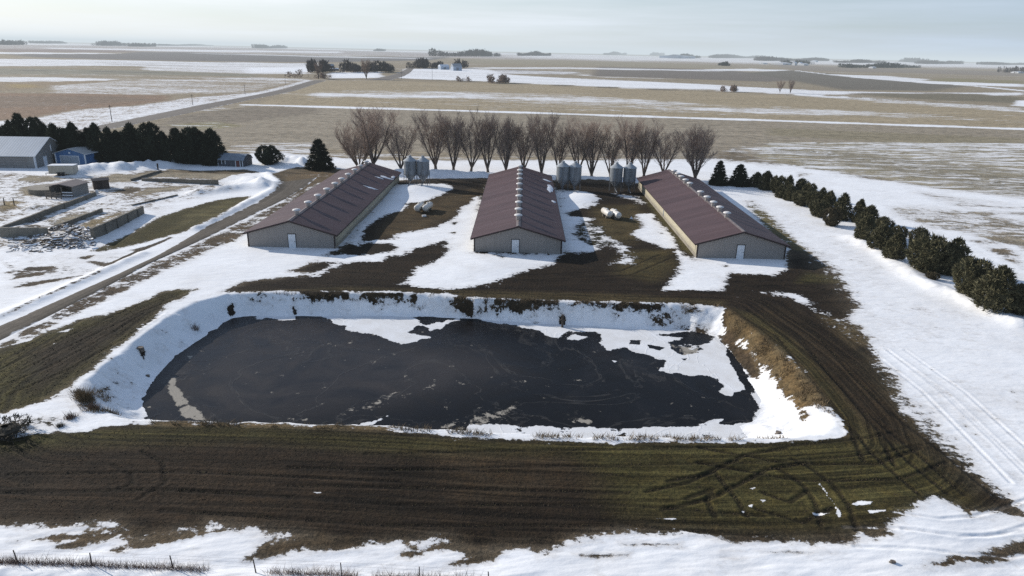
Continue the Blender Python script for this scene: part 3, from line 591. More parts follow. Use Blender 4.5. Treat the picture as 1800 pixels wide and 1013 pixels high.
# ================================================================== MATERIALS OF THINGS
M = {}
M['wall'] = ribbed('barn_wall_mat', (.262,.238,.218), (.245,.224,.206), 0, .3, .55)  # end walls: same cladding as the sides, their shade greyed into the colour
M['wall_side'] = ribbed('barn_side_mat', (.36,.325,.24), (.30,.275,.21), 1, .3, .55)  # long walls: same cladding, the sunlit cream put into the colour
M['roof'] = ribbed('barn_roof_mat', (.106,.069,.071), (.092,.061,.065), 1, .45, .6, .03, band=True, spec=.15)
M['trim'] = weathered('dark_trim_mat', (.045,.032,.03), (.03,.023,.022), 1.0, .5)
M['ridge'] = weathered('ridge_cap_mat', (.13,.10,.10), (.20,.17,.16), 1.4, .5)
M['door'] = weathered('white_door_mat', (.72,.74,.76), (.62,.64,.67), .9, .45)
M['frame'] = weathered('door_frame_mat', (.10,.095,.09), (.07,.066,.06), 2, .6)
M['found'] = weathered('concrete_mat', (.30,.27,.22), (.20,.18,.15), .7, .9, .3)
M['conc'] = weathered('old_concrete_mat', (.22,.195,.155), (.135,.12,.10), .5, .92, .5)
M['vent'] = weathered('vent_cap_mat', (.74,.72,.70), (.60,.57,.55), 1.3, .5)
M['stack'] = weathered('vent_stack_mat', (.60,.575,.555), (.45,.42,.40), 1.5, .6)
M['galv'] = weathered('galvanised_mat', (.23,.25,.27), (.15,.165,.185), .9, .5, spec=.5)
M['galvroof'] = weathered('galvanised_roof_mat', (.38,.40,.42), (.27,.29,.31), 1.0, .5, spec=.5)
M['steel'] = weathered('steel_leg_mat', (.14,.145,.15), (.09,.09,.095), 2.0, .6)
M['tank'] = weathered('white_tank_mat', (.74,.71,.66), (.58,.54,.48), .8, .4, spec=.5)
M['rust'] = weathered('rust_mat', (.12,.07,.04), (.07,.045,.03), 3, .8)
M['snow'] = weathered('roof_snow_mat', (.82,.84,.87), (.72,.74,.78), .8, .7, .4)
M['blue'] = ribbed('blue_siding_mat', (.075,.17,.33), (.06,.135,.27), 0, .25, .5)
M['white'] = weathered('white_trim_mat', (.72,.73,.74), (.6,.61,.63), 1.2, .5)
M['whiteroof'] = ribbed('frosted_roof_mat', (.62,.64,.66), (.50,.52,.54), 0, .6, .5, .02)
M['greyroof'] = ribbed('grey_roof_mat', (.50,.49,.47), (.42,.415,.40), 0, .5, .5, .02)
M['shedwall'] = ribbed('shed_wall_mat', (.25,.24,.225), (.20,.19,.18), 0, .3, .6)
M['odoor'] = weathered('overhead_door_mat', (.27,.255,.24), (.21,.20,.19), .6, .6)
M['bdoor'] = weathered('blue_shed_door_mat', (.34,.37,.40), (.28,.31,.34), .6, .55)
M['cream'] = weathered('cream_trailer_mat', (.52,.47,.38), (.44,.40,.33), .6, .5)
M['black'] = weathered('rubber_mat', (.02,.02,.02), (.03,.03,.03), 3, .8)
M['wood'] = weathered('grey_wood_mat', (.22,.185,.15), (.13,.11,.09), 1.6, .9, .3)
M['post'] = weathered('post_wood_mat', (.10,.08,.065), (.06,.05,.042), 3, .9, .3)
M['brownshed'] = ribbed('brown_shed_mat', (.085,.062,.05), (.06,.045,.04), 0, .2, .8)
M['shingle'] = weathered('brown_shingle_mat', (.25,.21,.20), (.18,.155,.15), 1.6, .85, .3)
M['gwall'] = ribbed('slate_siding_mat', (.075,.082,.098), (.06,.065,.08), 0, .22, .7)
M['groof'] = weathered('slate_roof_mat', (.25,.29,.34), (.18,.21,.25), 1.0, .7, .2)
M['red'] = weathered('dark_red_trim_mat', (.16,.055,.05), (.11,.045,.04), 2, .7)
M['glass'] = weathered('dark_glass_mat', (.02,.024,.03), (.03,.034,.04), 1, .15, spec=.6)
M['bark'] = weathered('bark_mat', (.12,.095,.080), (.08,.064,.055), 2.0, .95, .4)
M['twig'] = weathered('twig_mat', (.33,.25,.205), (.23,.175,.145), .5, .95)
M['fartwig'] = weathered('far_twig_mat', (.105,.088,.082), (.07,.06,.058), .05, .95)
M['wire'] = weathered('wire_mat', (.16,.15,.14), (.11,.10,.095), 3, .6)
def snowy(name, c1, c2):
    t = NT(name); p = t.pos(); g = t.n.new('ShaderNodeNewGeometry'); up = t.sep(g.outputs['Normal'])[2]
    c = t.mix(t.rng(t.noise(p, 1.5, 5, .6), .35, .65), c1, c2)
    f = t.rng(t.math('ADD', up, t.math('MULTIPLY', t.math('SUBTRACT', t.noise(p, .7, 4), .5), 3.0)), .55, .8)
    return t.set(Base_Color=t.mix(f, c, (.82, .83, .85)), Roughness=.9)
M['rubble'] = snowy('snowy_rubble_mat', (.22,.18,.145), (.10,.082,.068))
M['junk'] = weathered('debris_mat', (.24,.20,.165), (.10,.082,.07), 1.5, .95, .4)
def foliage(name, c1, c2, scale):
    t = NT(name); p = t.pos(); n = t.noise(p, scale, 4, .6); n2 = t.noise(p, scale*6, 3)
    c = t.mix(t.rng(n, .32, .68), c1, c2); c = t.mix(1.0, c, t.grey(t.rng(n2, .2, .8, .6, 1.4)), 'MULTIPLY')
    t.b.inputs['Specular IOR Level'].default_value = .15
    return t.set(Base_Color=c, Roughness=.8)
M['needle'] = foliage('pine_needle_mat', (.038,.039,.019), (.145,.130,.074), 1.0)
M['darkneedle'] = foliage('dark_needle_mat', (.018,.024,.017), (.042,.048,.028), .6)
M['brownneedle'] = foliage('brown_needle_mat', (.05,.042,.024), (.085,.070,.042), .9)
M['straw'] = foliage('dry_grass_mat', (.21,.155,.09), (.12,.085,.05), .9)
M['weed'] = foliage('dry_weed_mat', (.20,.135,.10), (.11,.075,.06), 1.2)
M['fargreen'] = foliage('far_evergreen_mat', (.02,.028,.026), (.035,.04,.036), .02)
M['shrub'] = foliage('dark_shrub_mat', (.055,.048,.036), (.085,.07,.05), 2.0)
ONES = ['zero', 'first', 'second', 'third', 'fourth', 'fifth', 'sixth', 'seventh', 'eighth', 'ninth', 'tenth', 'eleventh', 'twelfth', 'thirteenth', 'fourteenth', 'fifteenth', 'sixteenth', 'seventeenth', 'eighteenth', 'nineteenth', 'twentieth']
def ordinal(i): return ONES[i] if i <= 20 else 'twenty-' + ONES[i-20]

# ================================================================== HOG BARNS
BW, BL, EZ, RZ, FY = 6.2, 52.0, 2.2, 4.0, 92.9
def barn_shell(name, cx, label, door_dx):
    root = empty(name, (cx, FY, 0)); tag(root, label, 'barn', 'three long brown-roofed hog barns side by side')
    W = BW
    gable = [(-W, -.4), (W, -.4), (W, EZ-.05), (0, RZ-.07), (-W, EZ-.05)]
    MB().prism(gable, 0, .14).build('end_wall', M['wall'], root)
    MB().prism(gable, BL-.14, BL).build('end_wall', M['wall'], root)
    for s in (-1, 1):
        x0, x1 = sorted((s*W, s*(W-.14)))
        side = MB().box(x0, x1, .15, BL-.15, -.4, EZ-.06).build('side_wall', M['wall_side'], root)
        c = MB(); x0, x1 = sorted((s*(W+.03), s*(W+.004)))
        c.box(x0, x1, 1.0, BL-1.0, .78, 1.78)
        c.build('curtain', M['curtain'], side)
        f = MB(); x0, x1 = sorted((s*(W+.06), s*(W+.008)))
        f.box(x0, x1, -.05, BL+.05, -.4, .42); f.build('foundation', M['found'], side)
        for y in (-.03, BL-.13):
            x0, x1 = sorted((s*(W+.035), s*(W-.16))); MB().box(x0, x1, y, y+.16, -.3, EZ-.09).build('corner_trim', M['trim'], side)
    # roof: two sheet-metal slopes with thickness, eaves and gable overhang
    for s in (-1, 1):
        sl = (RZ-EZ)/W; e = W+.45
        prof = [(0, RZ+.03), (s*e, EZ-.45*sl+.03), (s*e, EZ-.45*sl-.05), (0, RZ-.06)]
        if s > 0: prof = prof[::-1]
        rf = MB().prism(prof, -.35, BL+.35).build('roof_slope', M['roof'], root)
        fa = MB(); o = .012
        prof = [(s*.02, RZ-.07), (s*(e+.01), EZ-.45*sl-.06), (s*(e+.01), EZ-.45*sl-.22), (s*.02, RZ-.23)]
        if s > 0: prof = prof[::-1]
        fa.prism(prof, -.37, -.33); fa.build('fascia', M['trim'], rf)
        gt = MB(); x0, x1 = sorted((s*(e-.02), s*(e+.06)))
        gt.box(x0, x1, -.3, BL+.3, EZ-.45*sl-.12, EZ-.45*sl-.02); gt.build('eave_trim', M['trim'], rf)
    MB().prism([(-.32, RZ-.03), (0, RZ+.09), (.32, RZ-.03), (0, RZ+.05)], -.36, BL+.36).build('ridge_cap', M['ridge'], root)
    d = MB().box(door_dx-.5, door_dx+.5, -.06, -.004, -.05, 1.95).build('door', M['door'], root)
    MB().box(door_dx-.6, door_dx-.505, -.05, .02, -.1, 2.05).box(door_dx+.505, door_dx+.6, -.05, .02, -.1, 2.05).box(door_dx-.6, door_dx+.6, -.052, .02, 1.955, 2.06).build('door_frame', M['frame'], d)
    MB().box(door_dx+.33, door_dx+.42, -.13, -.062, .88, .98).build('handle', M['steel'], d)
    return root
M['curtain'] = weathered('curtain_mat', (.44,.395,.29), (.37,.335,.25), .4, .75)
def vent(root, x, y, z, proto=[]):
    if not proto:
        a = MB().lathe([(.33, -.25), (.33, .62), (.37, .66)], 14).mesh('vent_stack', M['stack'], True)
        b = MB().lathe([(.36, .60), (.58, .62), (.60, .68), (.53, .79), (.30, .87), (.05, .89)], 18).mesh('vent_cap', M['vent'], True)
        proto += [a, b]
    o = link('roof_vent', proto[0], root); o.location = (x, y, z)
    c = link('vent_cap', proto[1], o)
    return o
B1 = barn_shell('hog_barn', -32.3, 'left hog barn with brown metal roof beside the gravel drive', .1)
B2 = barn_shell('hog_barn', -.25, 'middle hog barn with brown metal roof, its ridge seen end on', -.35)
B3 = barn_shell('hog_barn', 31.15, 'right hog barn with cream sunlit long wall, nearest the conifer hedge', -.1)
def ridge_y(px, py):
    g = G(px, py, RZ+.8); return g[1]-FY
for px, py in ((522,368),(541,354),(557,342),(572,331),(585,321),(595,313),(607,305),(619,297),(627,290),(638,283)): vent(B1, -.05, max(1, ridge_y(px, py)), RZ)
for py in (377,366,354,343,332,322,313,305,298,291): vent(B2, -.05, min(BL-.8, max(1, ridge_y(911, py))), RZ)
for px, py in ((1282,373),(1269,363),(1256,354),(1244,345),(1233,336),(1212,321),(1204,315),(1195,309),(1187,304),(1179,299)): vent(B3, -.05, min(BL-.8, max(1, ridge_y(px, py))), RZ)
def roof_snow(root, x0, x1, y0, y1, seed):
    n = 14; r = random.Random(seed); top = []; sl = (RZ-EZ)/BW
    for i in range(n):
        a = 2*math.pi*i/n; k = 1+r.uniform(-.3, .3)
        x = (x0+x1)/2+(x1-x0)/2*math.cos(a)*k; y = (y0+y1)/2+(y1-y0)/2*math.sin(a)*k
        top.append((x, y, RZ-abs(x)*sl+.032))
    c = ((x0+x1)/2, (y0+y1)/2); c = (*c, RZ-abs(c[0])*sl+.17)
    m = MB(); m.add(top+[c], [(i, (i+1) % n, n) for i in range(n)]); m.build('snow_patch', M['snow'], root, True)
roof_snow(B1, 3.4, 5.9, 31, 31.9, 1); roof_snow(B1, 4.0, 6.4, 42.5, 44.0, 2); roof_snow(B1, 3.4, 5.2, 41, 41.6, 3); roof_snow(B1, 5.8, 6.5, 44, 47, 7)
roof_snow(B2, 5.7, 6.5, 24, 26, 4); roof_snow(B2, 5.2, 6.4, 33, 40, 5); roof_snow(B2, 4.6, 6.2, 44, 45.5, 6)
w = MB(); w.box(-6.24, -6.19, 24, 24.6, .4, 2.0).build('utility_box', M['galv'], B3)

# ================================================================== FEED BINS
def feed_bin(x, y, label):
    root = empty('feed_bin', (x, y, gz(x, y))); tag(root, label, 'feed bin', 'galvanised hopper feed bins behind the barns')
    prof = [(.22, .75), (1.30, 2.25)]
    for k in range(9): z = 2.25+k*.3; prof += [(1.30, z+.02), (1.325, z+.15), (1.30, z+.28)]
    MB().lathe(prof, 24).build('body', M['galv'], root, True)
    lid = MB().lathe([(1.40, 4.93), (1.38, 5.0), (.36, 5.72), (.34, 5.74)], 24).build('roof', M['galvroof'], root)
    MB().lathe([(.33, 5.74), (.33, 5.9), (.40, 5.92), (.05, 6.08)], 12).build('lid', M['galvroof'], lid)
    for k in range(6):
        a = k*math.pi/3+.3; c, s = math.cos(a), math.sin(a)
        MB().tube([(c*1.36, s*1.36, -.25), (c*1.335, s*1.335, 2.9)], .055, 5).build('leg', M['steel'], root)
    b = MB()
    for k in range(6):
        a, a2 = k*math.pi/3+.3, (k+1)*math.pi/3+.3
        if k % 2 == 0: b.tube([(math.cos(a)*1.35, math.sin(a)*1.35, .25), (math.cos(a2)*1.34, math.sin(a2)*1.34, 1.9)], .03, 4)
        b.tube([(math.cos(a)*1.345, math.sin(a)*1.345, 2.05), (math.cos(a2)*1.345, math.sin(a2)*1.345, 2.05)], .035, 4)
    b.build('brace', M['steel'], root)
    l = MB(); l.tube([(-.2, -1.38, .4), (-.2, -1.38, 4.95)], .02, 4); l.tube([(.2, -1.38, .4), (.2, -1.38, 4.95)], .02, 4)
    for k in range(15): l.tube([(-.2, -1.38, .6+k*.3), (.2, -1.38, .6+k*.3)], .015, 4)
    l.build('ladder', M['steel'], root)
    MB().tube([(0, 0, .85), (0, -.5, .45), (0, -3.2, .35)], .09, 6).build('auger_tube', M['galv'], root)
    return root
for px, lab in ((719.5,'left bin of the pair beside the left barn'), (742.5,'right bin of the pair beside the left barn'), (987,'left bin of the pair just right of the middle barn'), (1008,'right bin of the pair just right of the middle barn'), (1077.5,'left bin of the pair nearest the right barn'), (1100,'right bin of the pair nearest the right barn')):
    g = G(px, 331); feed_bin(g[0], 140.5, 'grey galvanised feed bin, ' + lab)

# ================================================================== PROPANE TANKS
def propane(x, y, rz, label, L=3.7, r=.54):
    root = empty('propane_tank', (x, y, gz(x, y)), rz); tag(root, label, 'propane tank', 'white propane tanks on the grass between barns')
    prof = []
    for k in range(7): a = math.pi/2*k/6; prof.append((r*math.sin(a)+.004, -L/2+r*.55*(1-math.cos(a))-.0))
    prof = prof+[(q, -z) for q, z in reversed(prof)]
    o = MB().lathe(prof, 20).build('vessel', M['tank'], root, True); o.rotation_euler = (R_(90), 0, 0); o.location = (0, 0, r+.32)
    MB().lathe([(.20, 0), (.21, .16), (.12, .22), (.02, .23)], 12, (0, 0, 2*r+.30)).build('valve_dome', M['tank'], root, True)
    for s in (-.8, .8):
        MB().box(-.42, .42, s-.08, s+.08, -.2, .42).build('foot', M['found'], root)
    return root
for px, py, rz, lab in ((735.5,374,-.12,'left one of the pair between left and middle barns'), (750.5,374,-.15,'right one of the pair between left and middle barns'), (1067.5,385,.22,'left one of the pair beside the right barn'), (1083,387,.22,'right one of the pair beside the right barn')):
    g = G(px, py); propane(g[0], g[1]+1.2, rz, 'white propane tank on concrete feet, ' + lab)
g = G(745.5, 381); tag(MB().box(-.35, .35, -.2, .2, -.1, .28, .3).build('white_block', M['white']), 'small white block lying in front of the left propane tanks', 'block').location = (g[0], g[1], gz(*g))
g = G(1109, 385); tag(MB().add([(-.3,-.2,-.1),(.5,-.3,-.1),(.1,.5,-.1),(.05,0,.45)], [(0,1,3),(1,2,3),(2,0,3),(2,1,0)]).build('snow_clump', M['snow']), 'small white snow clump right of the tanks by the right barn', 'snow clump').location = (g[0], g[1], gz(*g))

# ================================================================== FARMYARD ON THE LEFT
def gabled(name, label, cat, o, rz, L, D, ez, rz_, wall, roof, ov=.3, axis='x'):
    """L along local x (ridge), D along local y; origin at front left ground corner"""
    root = empty(name, (o[0], o[1], gz(*o)), rz); tag(root, label, cat)
    MB().box(0, L, 0, .12, -.3, ez).build('front_wall', wall, root); MB().box(0, L, D-.12, D, -.3, ez).build('back_wall', wall, root)
    for x in (0, L-.12):
        m = MB(); vs = [(x+q, y, z) for q in (0, .12) for y, z in ((.125, -.3), (D-.125, -.3), (D-.125, ez), (D/2, rz_-.08), (.125, ez))]
        m.add(vs, [(4,3,2,1,0), (5,6,7,8,9), (0,1,6,5), (1,2,7,6), (2,3,8,7), (3,4,9,8), (4,0,5,9)]); m.build('gable_wall', wall, root)
    sl = (rz_-ez)/(D/2)
    for s in (0, 1):
        y0, y1 = (-ov, D/2) if s == 0 else (D/2, D+ov); z0 = ez-ov*sl
        za, zb = (z0, rz_) if s == 0 else (rz_, z0)
        vs = [(x, y, z+q) for q in (.03, .13) for x, y, z in ((-ov, y0, za), (L+ov, y0, za), (L+ov, y1, zb), (-ov, y1, zb))]
        MB().add(vs, [(3,2,1,0), (4,5,6,7), (0,1,5,4), (1,2,6,5), (2,3,7,6), (3,0,4,7)]).build('roof', roof, root)
    return root
# big machine shed, ridge along x
S1 = gabled('machine_shed', 'long grey machine shed with frosted white roof at the left edge', 'shed', (-138.6, 149.3), R_(4.3), 30.0, 13.0, 2.75, 6.0, M['shedwall'], M['whiteroof'], .4)
for k in range(6):
    x = 26.2-k*4.6
    d = MB().box(x-1.9, x+1.9, -.06, -.005, -.1, 2.3).build('overhead_door', M['odoor'], S1)
    f = MB()
    for z in (.55, 1.15, 1.75): f.box(x-1.88, x+1.88, -.075, -.062, z-.02, z+.02)
    f.build('door_seam', M['frame'], d)
MB().box(29.75, 30.06, -.05, .25, -.2, 2.7).build('corner_post', M['white'], S1)
d = MB().box(30.005, 30.06, 3.2, 4.2, 0, 2.1).build('door', M['door'], S1); MB().box(30.01, 30.05, 3.05, 3.19, 0, 2.25).box(30.01, 30.05, 4.21, 4.35, 0, 2.25).build('door_frame', M['white'], d)
MB().box(30.005, 30.12, 6.4, 6.7, 2.9, 4.4).build('wall_lamp', M['white'], S1)
# blue shed
p0, p1, p2 = np.array([-108.3, 158.0]), np.array([-101.2, 157.6]), np.array([-100.5, 164.5])
S2 = empty('blue_shed', (-108.3, 158.0, gz(-108.3, 158)), R_(-4)); tag(S2, 'bright blue shed with pale roof, white corners and a wide door', 'shed')
L2, D2, e2, r2 = 7.2, 10.8, 2.55, 3.6
for y in (0, D2-.12):
    MB().prism([(0, -.3), (L2, -.3), (L2, e2), (L2/2, r2-.06), (0, e2)], y, y+.12).build('gable_wall', M['blue'], S2)
for x in (0, L2-.12): MB().box(x, x+.12, .125, D2-.125, -.3, e2).build('side_wall', M['blue'], S2)
for s in (-1, 1):
    sl = (r2-e2)/(L2/2); e = L2/2+.35
    pr = [(L2/2, r2+.1), (L2/2+s*e, e2-.35*sl+.1), (L2/2+s*e, e2-.35*sl), (L2/2, r2)]
    rf = MB().prism(pr if s < 0 else pr[::-1], -.35, D2+.35).build('roof', M['greyroof'], S2)
    x = L2/2+s*(e+.01); MB().box(min(x, x+s*.05), max(x, x+s*.05), -.34, D2+.34, e2-.35*sl-.08, e2-.35*sl+.09).build('fascia', M['white'], rf)
d = MB().box(1.2, 5.6, -.06, -.005, -.1, 1.9).build('overhead_door', M['bdoor'], S2)
MB().box(1.05, 1.19, -.05, .0, -.1, 2.02).box(5.61, 5.75, -.05, .0, -.1, 2.02).box(1.05, 5.75, -.052, 0, 1.91, 2.03).build('door_frame', M['white'], d)
for x, y in ((0, 0), (L2, 0), (L2, D2)): MB().box(x-.12, x+.12, y-.12, y+.12, -.2, e2-.1).build('corner_post', M['white'], S2)
MB().box(3.35, 3.75, -.05, -.005, 2.45, 2.85).build('louvre', M['white'], S2)
# box trailer
T = empty('box_trailer', (-99.9, 142.6, gz(-98, 143)), R_(9)); tag(T, 'cream enclosed box trailer with white roof, parked before the blue shed', 'trailer')
MB().box(0, 5.0, 0, 2.1, .45, 2.15).build('body', M['cream'], T); MB().box(-.06, 5.06, -.06, 2.16, 2.155, 2.26).build('roof', M['snow'], T)
for x in (2.0, 2.75):
    for y in (-.10, 2.02):
        wlo = MB().lathe([(.05, 0), (.33, .0), (.36, .04), (.36, .16), (.33, .2), (.05, .2)], 16).build('wheel', M['black'], T, True); wlo.rotation_euler = (R_(90), 0, 0); wlo.location = (x, y+.1, .36)
MB().box(1.55, 3.2, -.16, .0-.01, .72, .80).build('fender', M['black'], T)
MB().box(5.01, 5.04, .1, 2.0, .5, 2.1).build('rear_door', M['cream'], T)
MB().tube([(0, .3, .5), (-1.2, 1.05, .45)], .05, 5).tube([(0, 1.8, .5), (-1.2, 1.05, .45)], .05, 5).tube([(-1.1, 1.05, .5), (-1.1, 1.05, -.1)], .05, 5).build('hitch', M['steel'], T)
# open-front shed
S3 = empty('loafing_shed', (-81.9, 122.0, gz(-82, 122)), R_(0)); tag(S3, 'open-fronted low shed with brown shingle roof beside the bunker walls', 'shed')
MB().box(-.12, 0, .3, 4.9, -.2, 1.95).build('side_wall', M['shedwall'], S3); MB().box(-4.3, -.13, 4.6, 4.75, -.2, 2.0).build('back_wall', M['shedwall'], S3); MB().box(-4.3, -4.18, .3, 4.59, -.2, 1.95).build('side_wall', M['shedwall'], S3)
MB().prism([(-4.6, 2.0), (-2.2, 2.45), (.3, 2.0), (.3, 2.1), (-2.2, 2.56), (-4.6, 2.1)], -.1, 5.1).build('roof', M['shingle'], S3)
for x in (-4.2, -2.1, -.15): MB().box(x-.07, x+.07, .3, .44, -.2, 1.98).build('post', M['wood'], S3)
for z in (.35, .85): MB().box(-2.0, -.1, .18, .26, z, z+.2).build('board', M['white'], S3)
# little dark shed
S4 = gabled('small_shed', 'small dark brown shed behind the open-fronted shed', 'shed', (-82.6, 129.6), R_(35), 2.7, 2.4, 1.65, 1.95, M['brownshed'], M['trim'], .15)
MB().box(.6, 1.5, -.05, -.005, 0, 1.45).build('door', M['trim'], S4); MB().box(2.705, 2.74, .3, 2.0, .1, 1.5).build('side_panel', M['cream'], S4)
# slate gambrel shed
S5 = empty('gambrel_shed', (-71.6, 160.2, gz(-68, 160)), R_(-6)); tag(S5, 'small slate coloured gambrel-roofed shed with red trimmed door', 'shed')
Lg, Dg = 6.5, 4.2
gp = [(0, -.3), (Dg, -.3), (Dg, 1.55), (Dg-.7, 2.25), (Dg/2, 2.65), (.7, 2.25), (0, 1.55)]
for x in (0, Lg-.1):
    n = len(gp); vs = [(x+q, y, z-.03) for q in (0, .1) for y, z in gp]
    MB().add(vs, [tuple(range(n-1, -1, -1)), tuple(range(n, 2*n))]+[(i, (i+1) % n, (i+1) % n+n, i+n) for i in range(n)]).build('gable_wall', M['gwall'], S5)
MB().box(.11, Lg-.11, 0, .1, -.3, 1.5).build('front_wall', M['gwall'], S5); MB().box(.11, Lg-.11, Dg-.1, Dg, -.3, 1.5).build('back_wall', M['gwall'], S5)
ro = [(-.2, 1.45), (.65, 2.28), (Dg/2, 2.72), (Dg-.65, 2.28), (Dg+.2, 1.45)]
vs = [(x, y, z+q) for x in (-.2, Lg+.2) for q in (0, .09) for y, z in ro]
fs = []
for i in range(4): fs += [(5+i, 6+i, 16+i, 15+i), (i, 10+i, 11+i, 1+i), (i, 1+i, 6+i, 5+i), (10+i, 15+i, 16+i, 11+i)]
fs += [(0, 5, 15, 10), (4, 14, 19, 9)]
MB().add(vs, fs).build('roof', M['groof'], S5)
d = MB().box(4.7, 5.5, -.05, -.005, 0, 1.4).build('door', M['red'], S5)
for x in (4.55, 5.65): MB().box(x-.07, x+.07, -.06, -.004, 0, 1.45).build('door_trim', M['white'], d)
wn = MB().box(1.2, 1.9, -.05, -.005, .6, 1.3).build('window', M['glass'], S5); MB().box(1.05, 1.19, -.06, -.004, .5, 1.4).box(1.91, 2.05, -.06, -.004, .5, 1.4).build('shutter', M['white'], wn)
MB().box(6.2, 6.35, -.06, -.004, -.1, 1.45).build('corner_trim', M['white'], S5); MB().box(.12, .27, -.06, -.004, -.1, 1.45).build('corner_trim', M['white'], S5)
# round concrete tank
g = G(68, 336); tk = empty('concrete_tank', (-89.3, 127.0, gz(-89, 127))); tag(tk, 'low round concrete tank with flat top in the left yard', 'tank')
MB().lathe([(3.6, -.4), (3.6, .95), (3.3, 1.0), (3.3, 1.0)], 36).build('wall', M['conc'], tk); MB().lathe([(3.28, .9), (3.28, 1.0), (.1, 1.06)], 36).build('lid', M['found'], tk)
# bunker walls
def bunker(pa, pb, ha, hb, th, label, ribs=False, mat='conc'):
    a, b = G(*pa), G(*pb); L = float(np.hypot(*(b-a))); rz = math.atan2(b[1]-a[1], b[0]-a[0])
    root = empty('bunker_wall', (a[0], a[1], gz(*a)), rz); tag(root, label, 'wall', 'concrete bunker walls in the left yard')
    n = max(4, int(L/1.2)); m = MB(); r = random.Random(int(pa[0]*7))
    for i in range(n):
        x0, x1 = L*i/n, L*(i+1)/n-.015; h = ha+(hb-ha)*(i+.5)/n+r.uniform(-.04, .04)
        m.box(x0, x1, -th/2+r.uniform(-.02, .02), th/2, -.6, h)
    m.build('wall_panels', M[mat], root)
    if ribs:
        for i in range(0, n+1, 3): MB().box(L*i/n-.1, L*i/n+.1, -th/2-.16, -th/2-.025, -.5, ha+(hb-ha)*i/n-.15).build('buttress', M[mat], root)
    return root
bunker((2,418), (86,415), 1.5, 1.2, .35, 'pale beige bunker end wall in front of the rubble heap', mat='found')
bunker((164,424), (252,376), 1.45, .85, .4, 'tallest bunker wall, nearest the driveway, its end post exposed', True)
bunker((88,408), (180,373), .55, .5, .3, 'low middle bunker wall between two snowy bays')
bunker((-40,425), (112,366), .75, .85, .35, 'long low bunker wall running in from the left edge'); bunker((113,366), (168,344), .85, .6, .35, 'short bunker wall just below the open-fronted shed')
bunker((250,318), (384,325), .55, 1.0, .35, 'straight far bunker wall along the concrete pad'); bunker((231,318.5), (283,302), .45, .4, .3, 'low curb wall running back towards the snow piles')
bunker((232,362), (312,344), .25, .2, .25, 'almost buried wall top along the snow edge')
# rubble heap (nobody could count it)
m = MB(); r = random.Random(5)
heap = GP([(60,425),(95,405),(130,398),(160,412),(160,430),(110,440),(70,436)])
k = 0
while k < 420:
    px, py = r.uniform(15, 168), r.uniform(396, 444); d = abs(py-(443-.22*px if px < 90 else 420)); 
    if d > 18 or (py < 416 and px < 88): continue
    g = G(px, py); z = gz(*g); s = r.uniform(.07, .30); k += 1
    zz = z+max(0, 1.0*(1-((px-115)/45)**2))*max(0, (1-((py-418)/22)**2))*r.random()
    M3 = Matrix.Rotation(r.uniform(0, 6), 3, 'Z') @ Matrix.Rotation(r.uniform(-.6, .6), 3, 'X')
    a, b, c = s*r.uniform(.6, 2.6), s*r.uniform(.3, .8), s*r.uniform(.2, .6)
    vs = [M3 @ Vector((x*a*r.uniform(.7, 1), y*b*r.uniform(.7, 1), q*c*r.uniform(.7, 1)))+Vector((g[0], g[1], zz)) for q in (-1, 1) for x, y in ((-1,-1),(1,-1),(1,1),(-1,1))]
    m.add(vs, [(3,2,1,0),(4,5,6,7),(0,1,5,4),(1,2,6,5),(2,3,7,6),(3,0,4,7)])
tag(m.build('rubble_heap', M['rubble']), 'brown heap of broken debris and snow between the bunker walls', 'rubble', kind='stuff')
def board_fence(pa, pb, label):
    a, b = G(*pa), G(*pb); L = float(np.hypot(*(b-a))); root = empty('board_fence', (a[0], a[1], gz(*a)), math.atan2(b[1]-a[1], b[0]-a[0])); tag(root, label, 'fence')
    for i in range(4): MB().box(L*i/3-.07, L*i/3+.07, -.07, .07, -.3, 1.3).build('post', M['wood'], root)
    for z in (.3, .65, 1.0): MB().box(-.1, L+.1, -.12, -.072, z, z+.16).build('rail', M['wood'], root)
board_fence((82,349), (108,350), 'short grey board fence beside the open-fronted shed')
for px, lab in ((8,'left one'), (25,'right one')):
    g = G(px, 361); tag(MB().tube([(0, 0, -.3), (.05, 0, 1.3)], [.09, .07], 6).build('wooden_post', M['post']), 'dark leaning wooden post at left yard edge, ' + lab + ' of two', 'post', 'dark posts at the left yard edge').location = (g[0], g[1], gz(*g))
g = G(278, 299); o = MB().lathe([(.16, -.2), (.16, .9), (.2, 1.2), (.12, 1.45)], 10).build('hydrant', M['trim']); tag(o, 'dark standpipe by the curb wall and snow piles', 'standpipe'); o.location = (g[0], g[1], gz(*g))
g = G(171, 340); o = MB().box(-.2, .2, -.15, .15, -.1, .7).build('white_drum', M['white']); tag(o, 'small white container at the corner of the open-fronted shed', 'container'); o.location = (g[0], g[1], gz(*g))

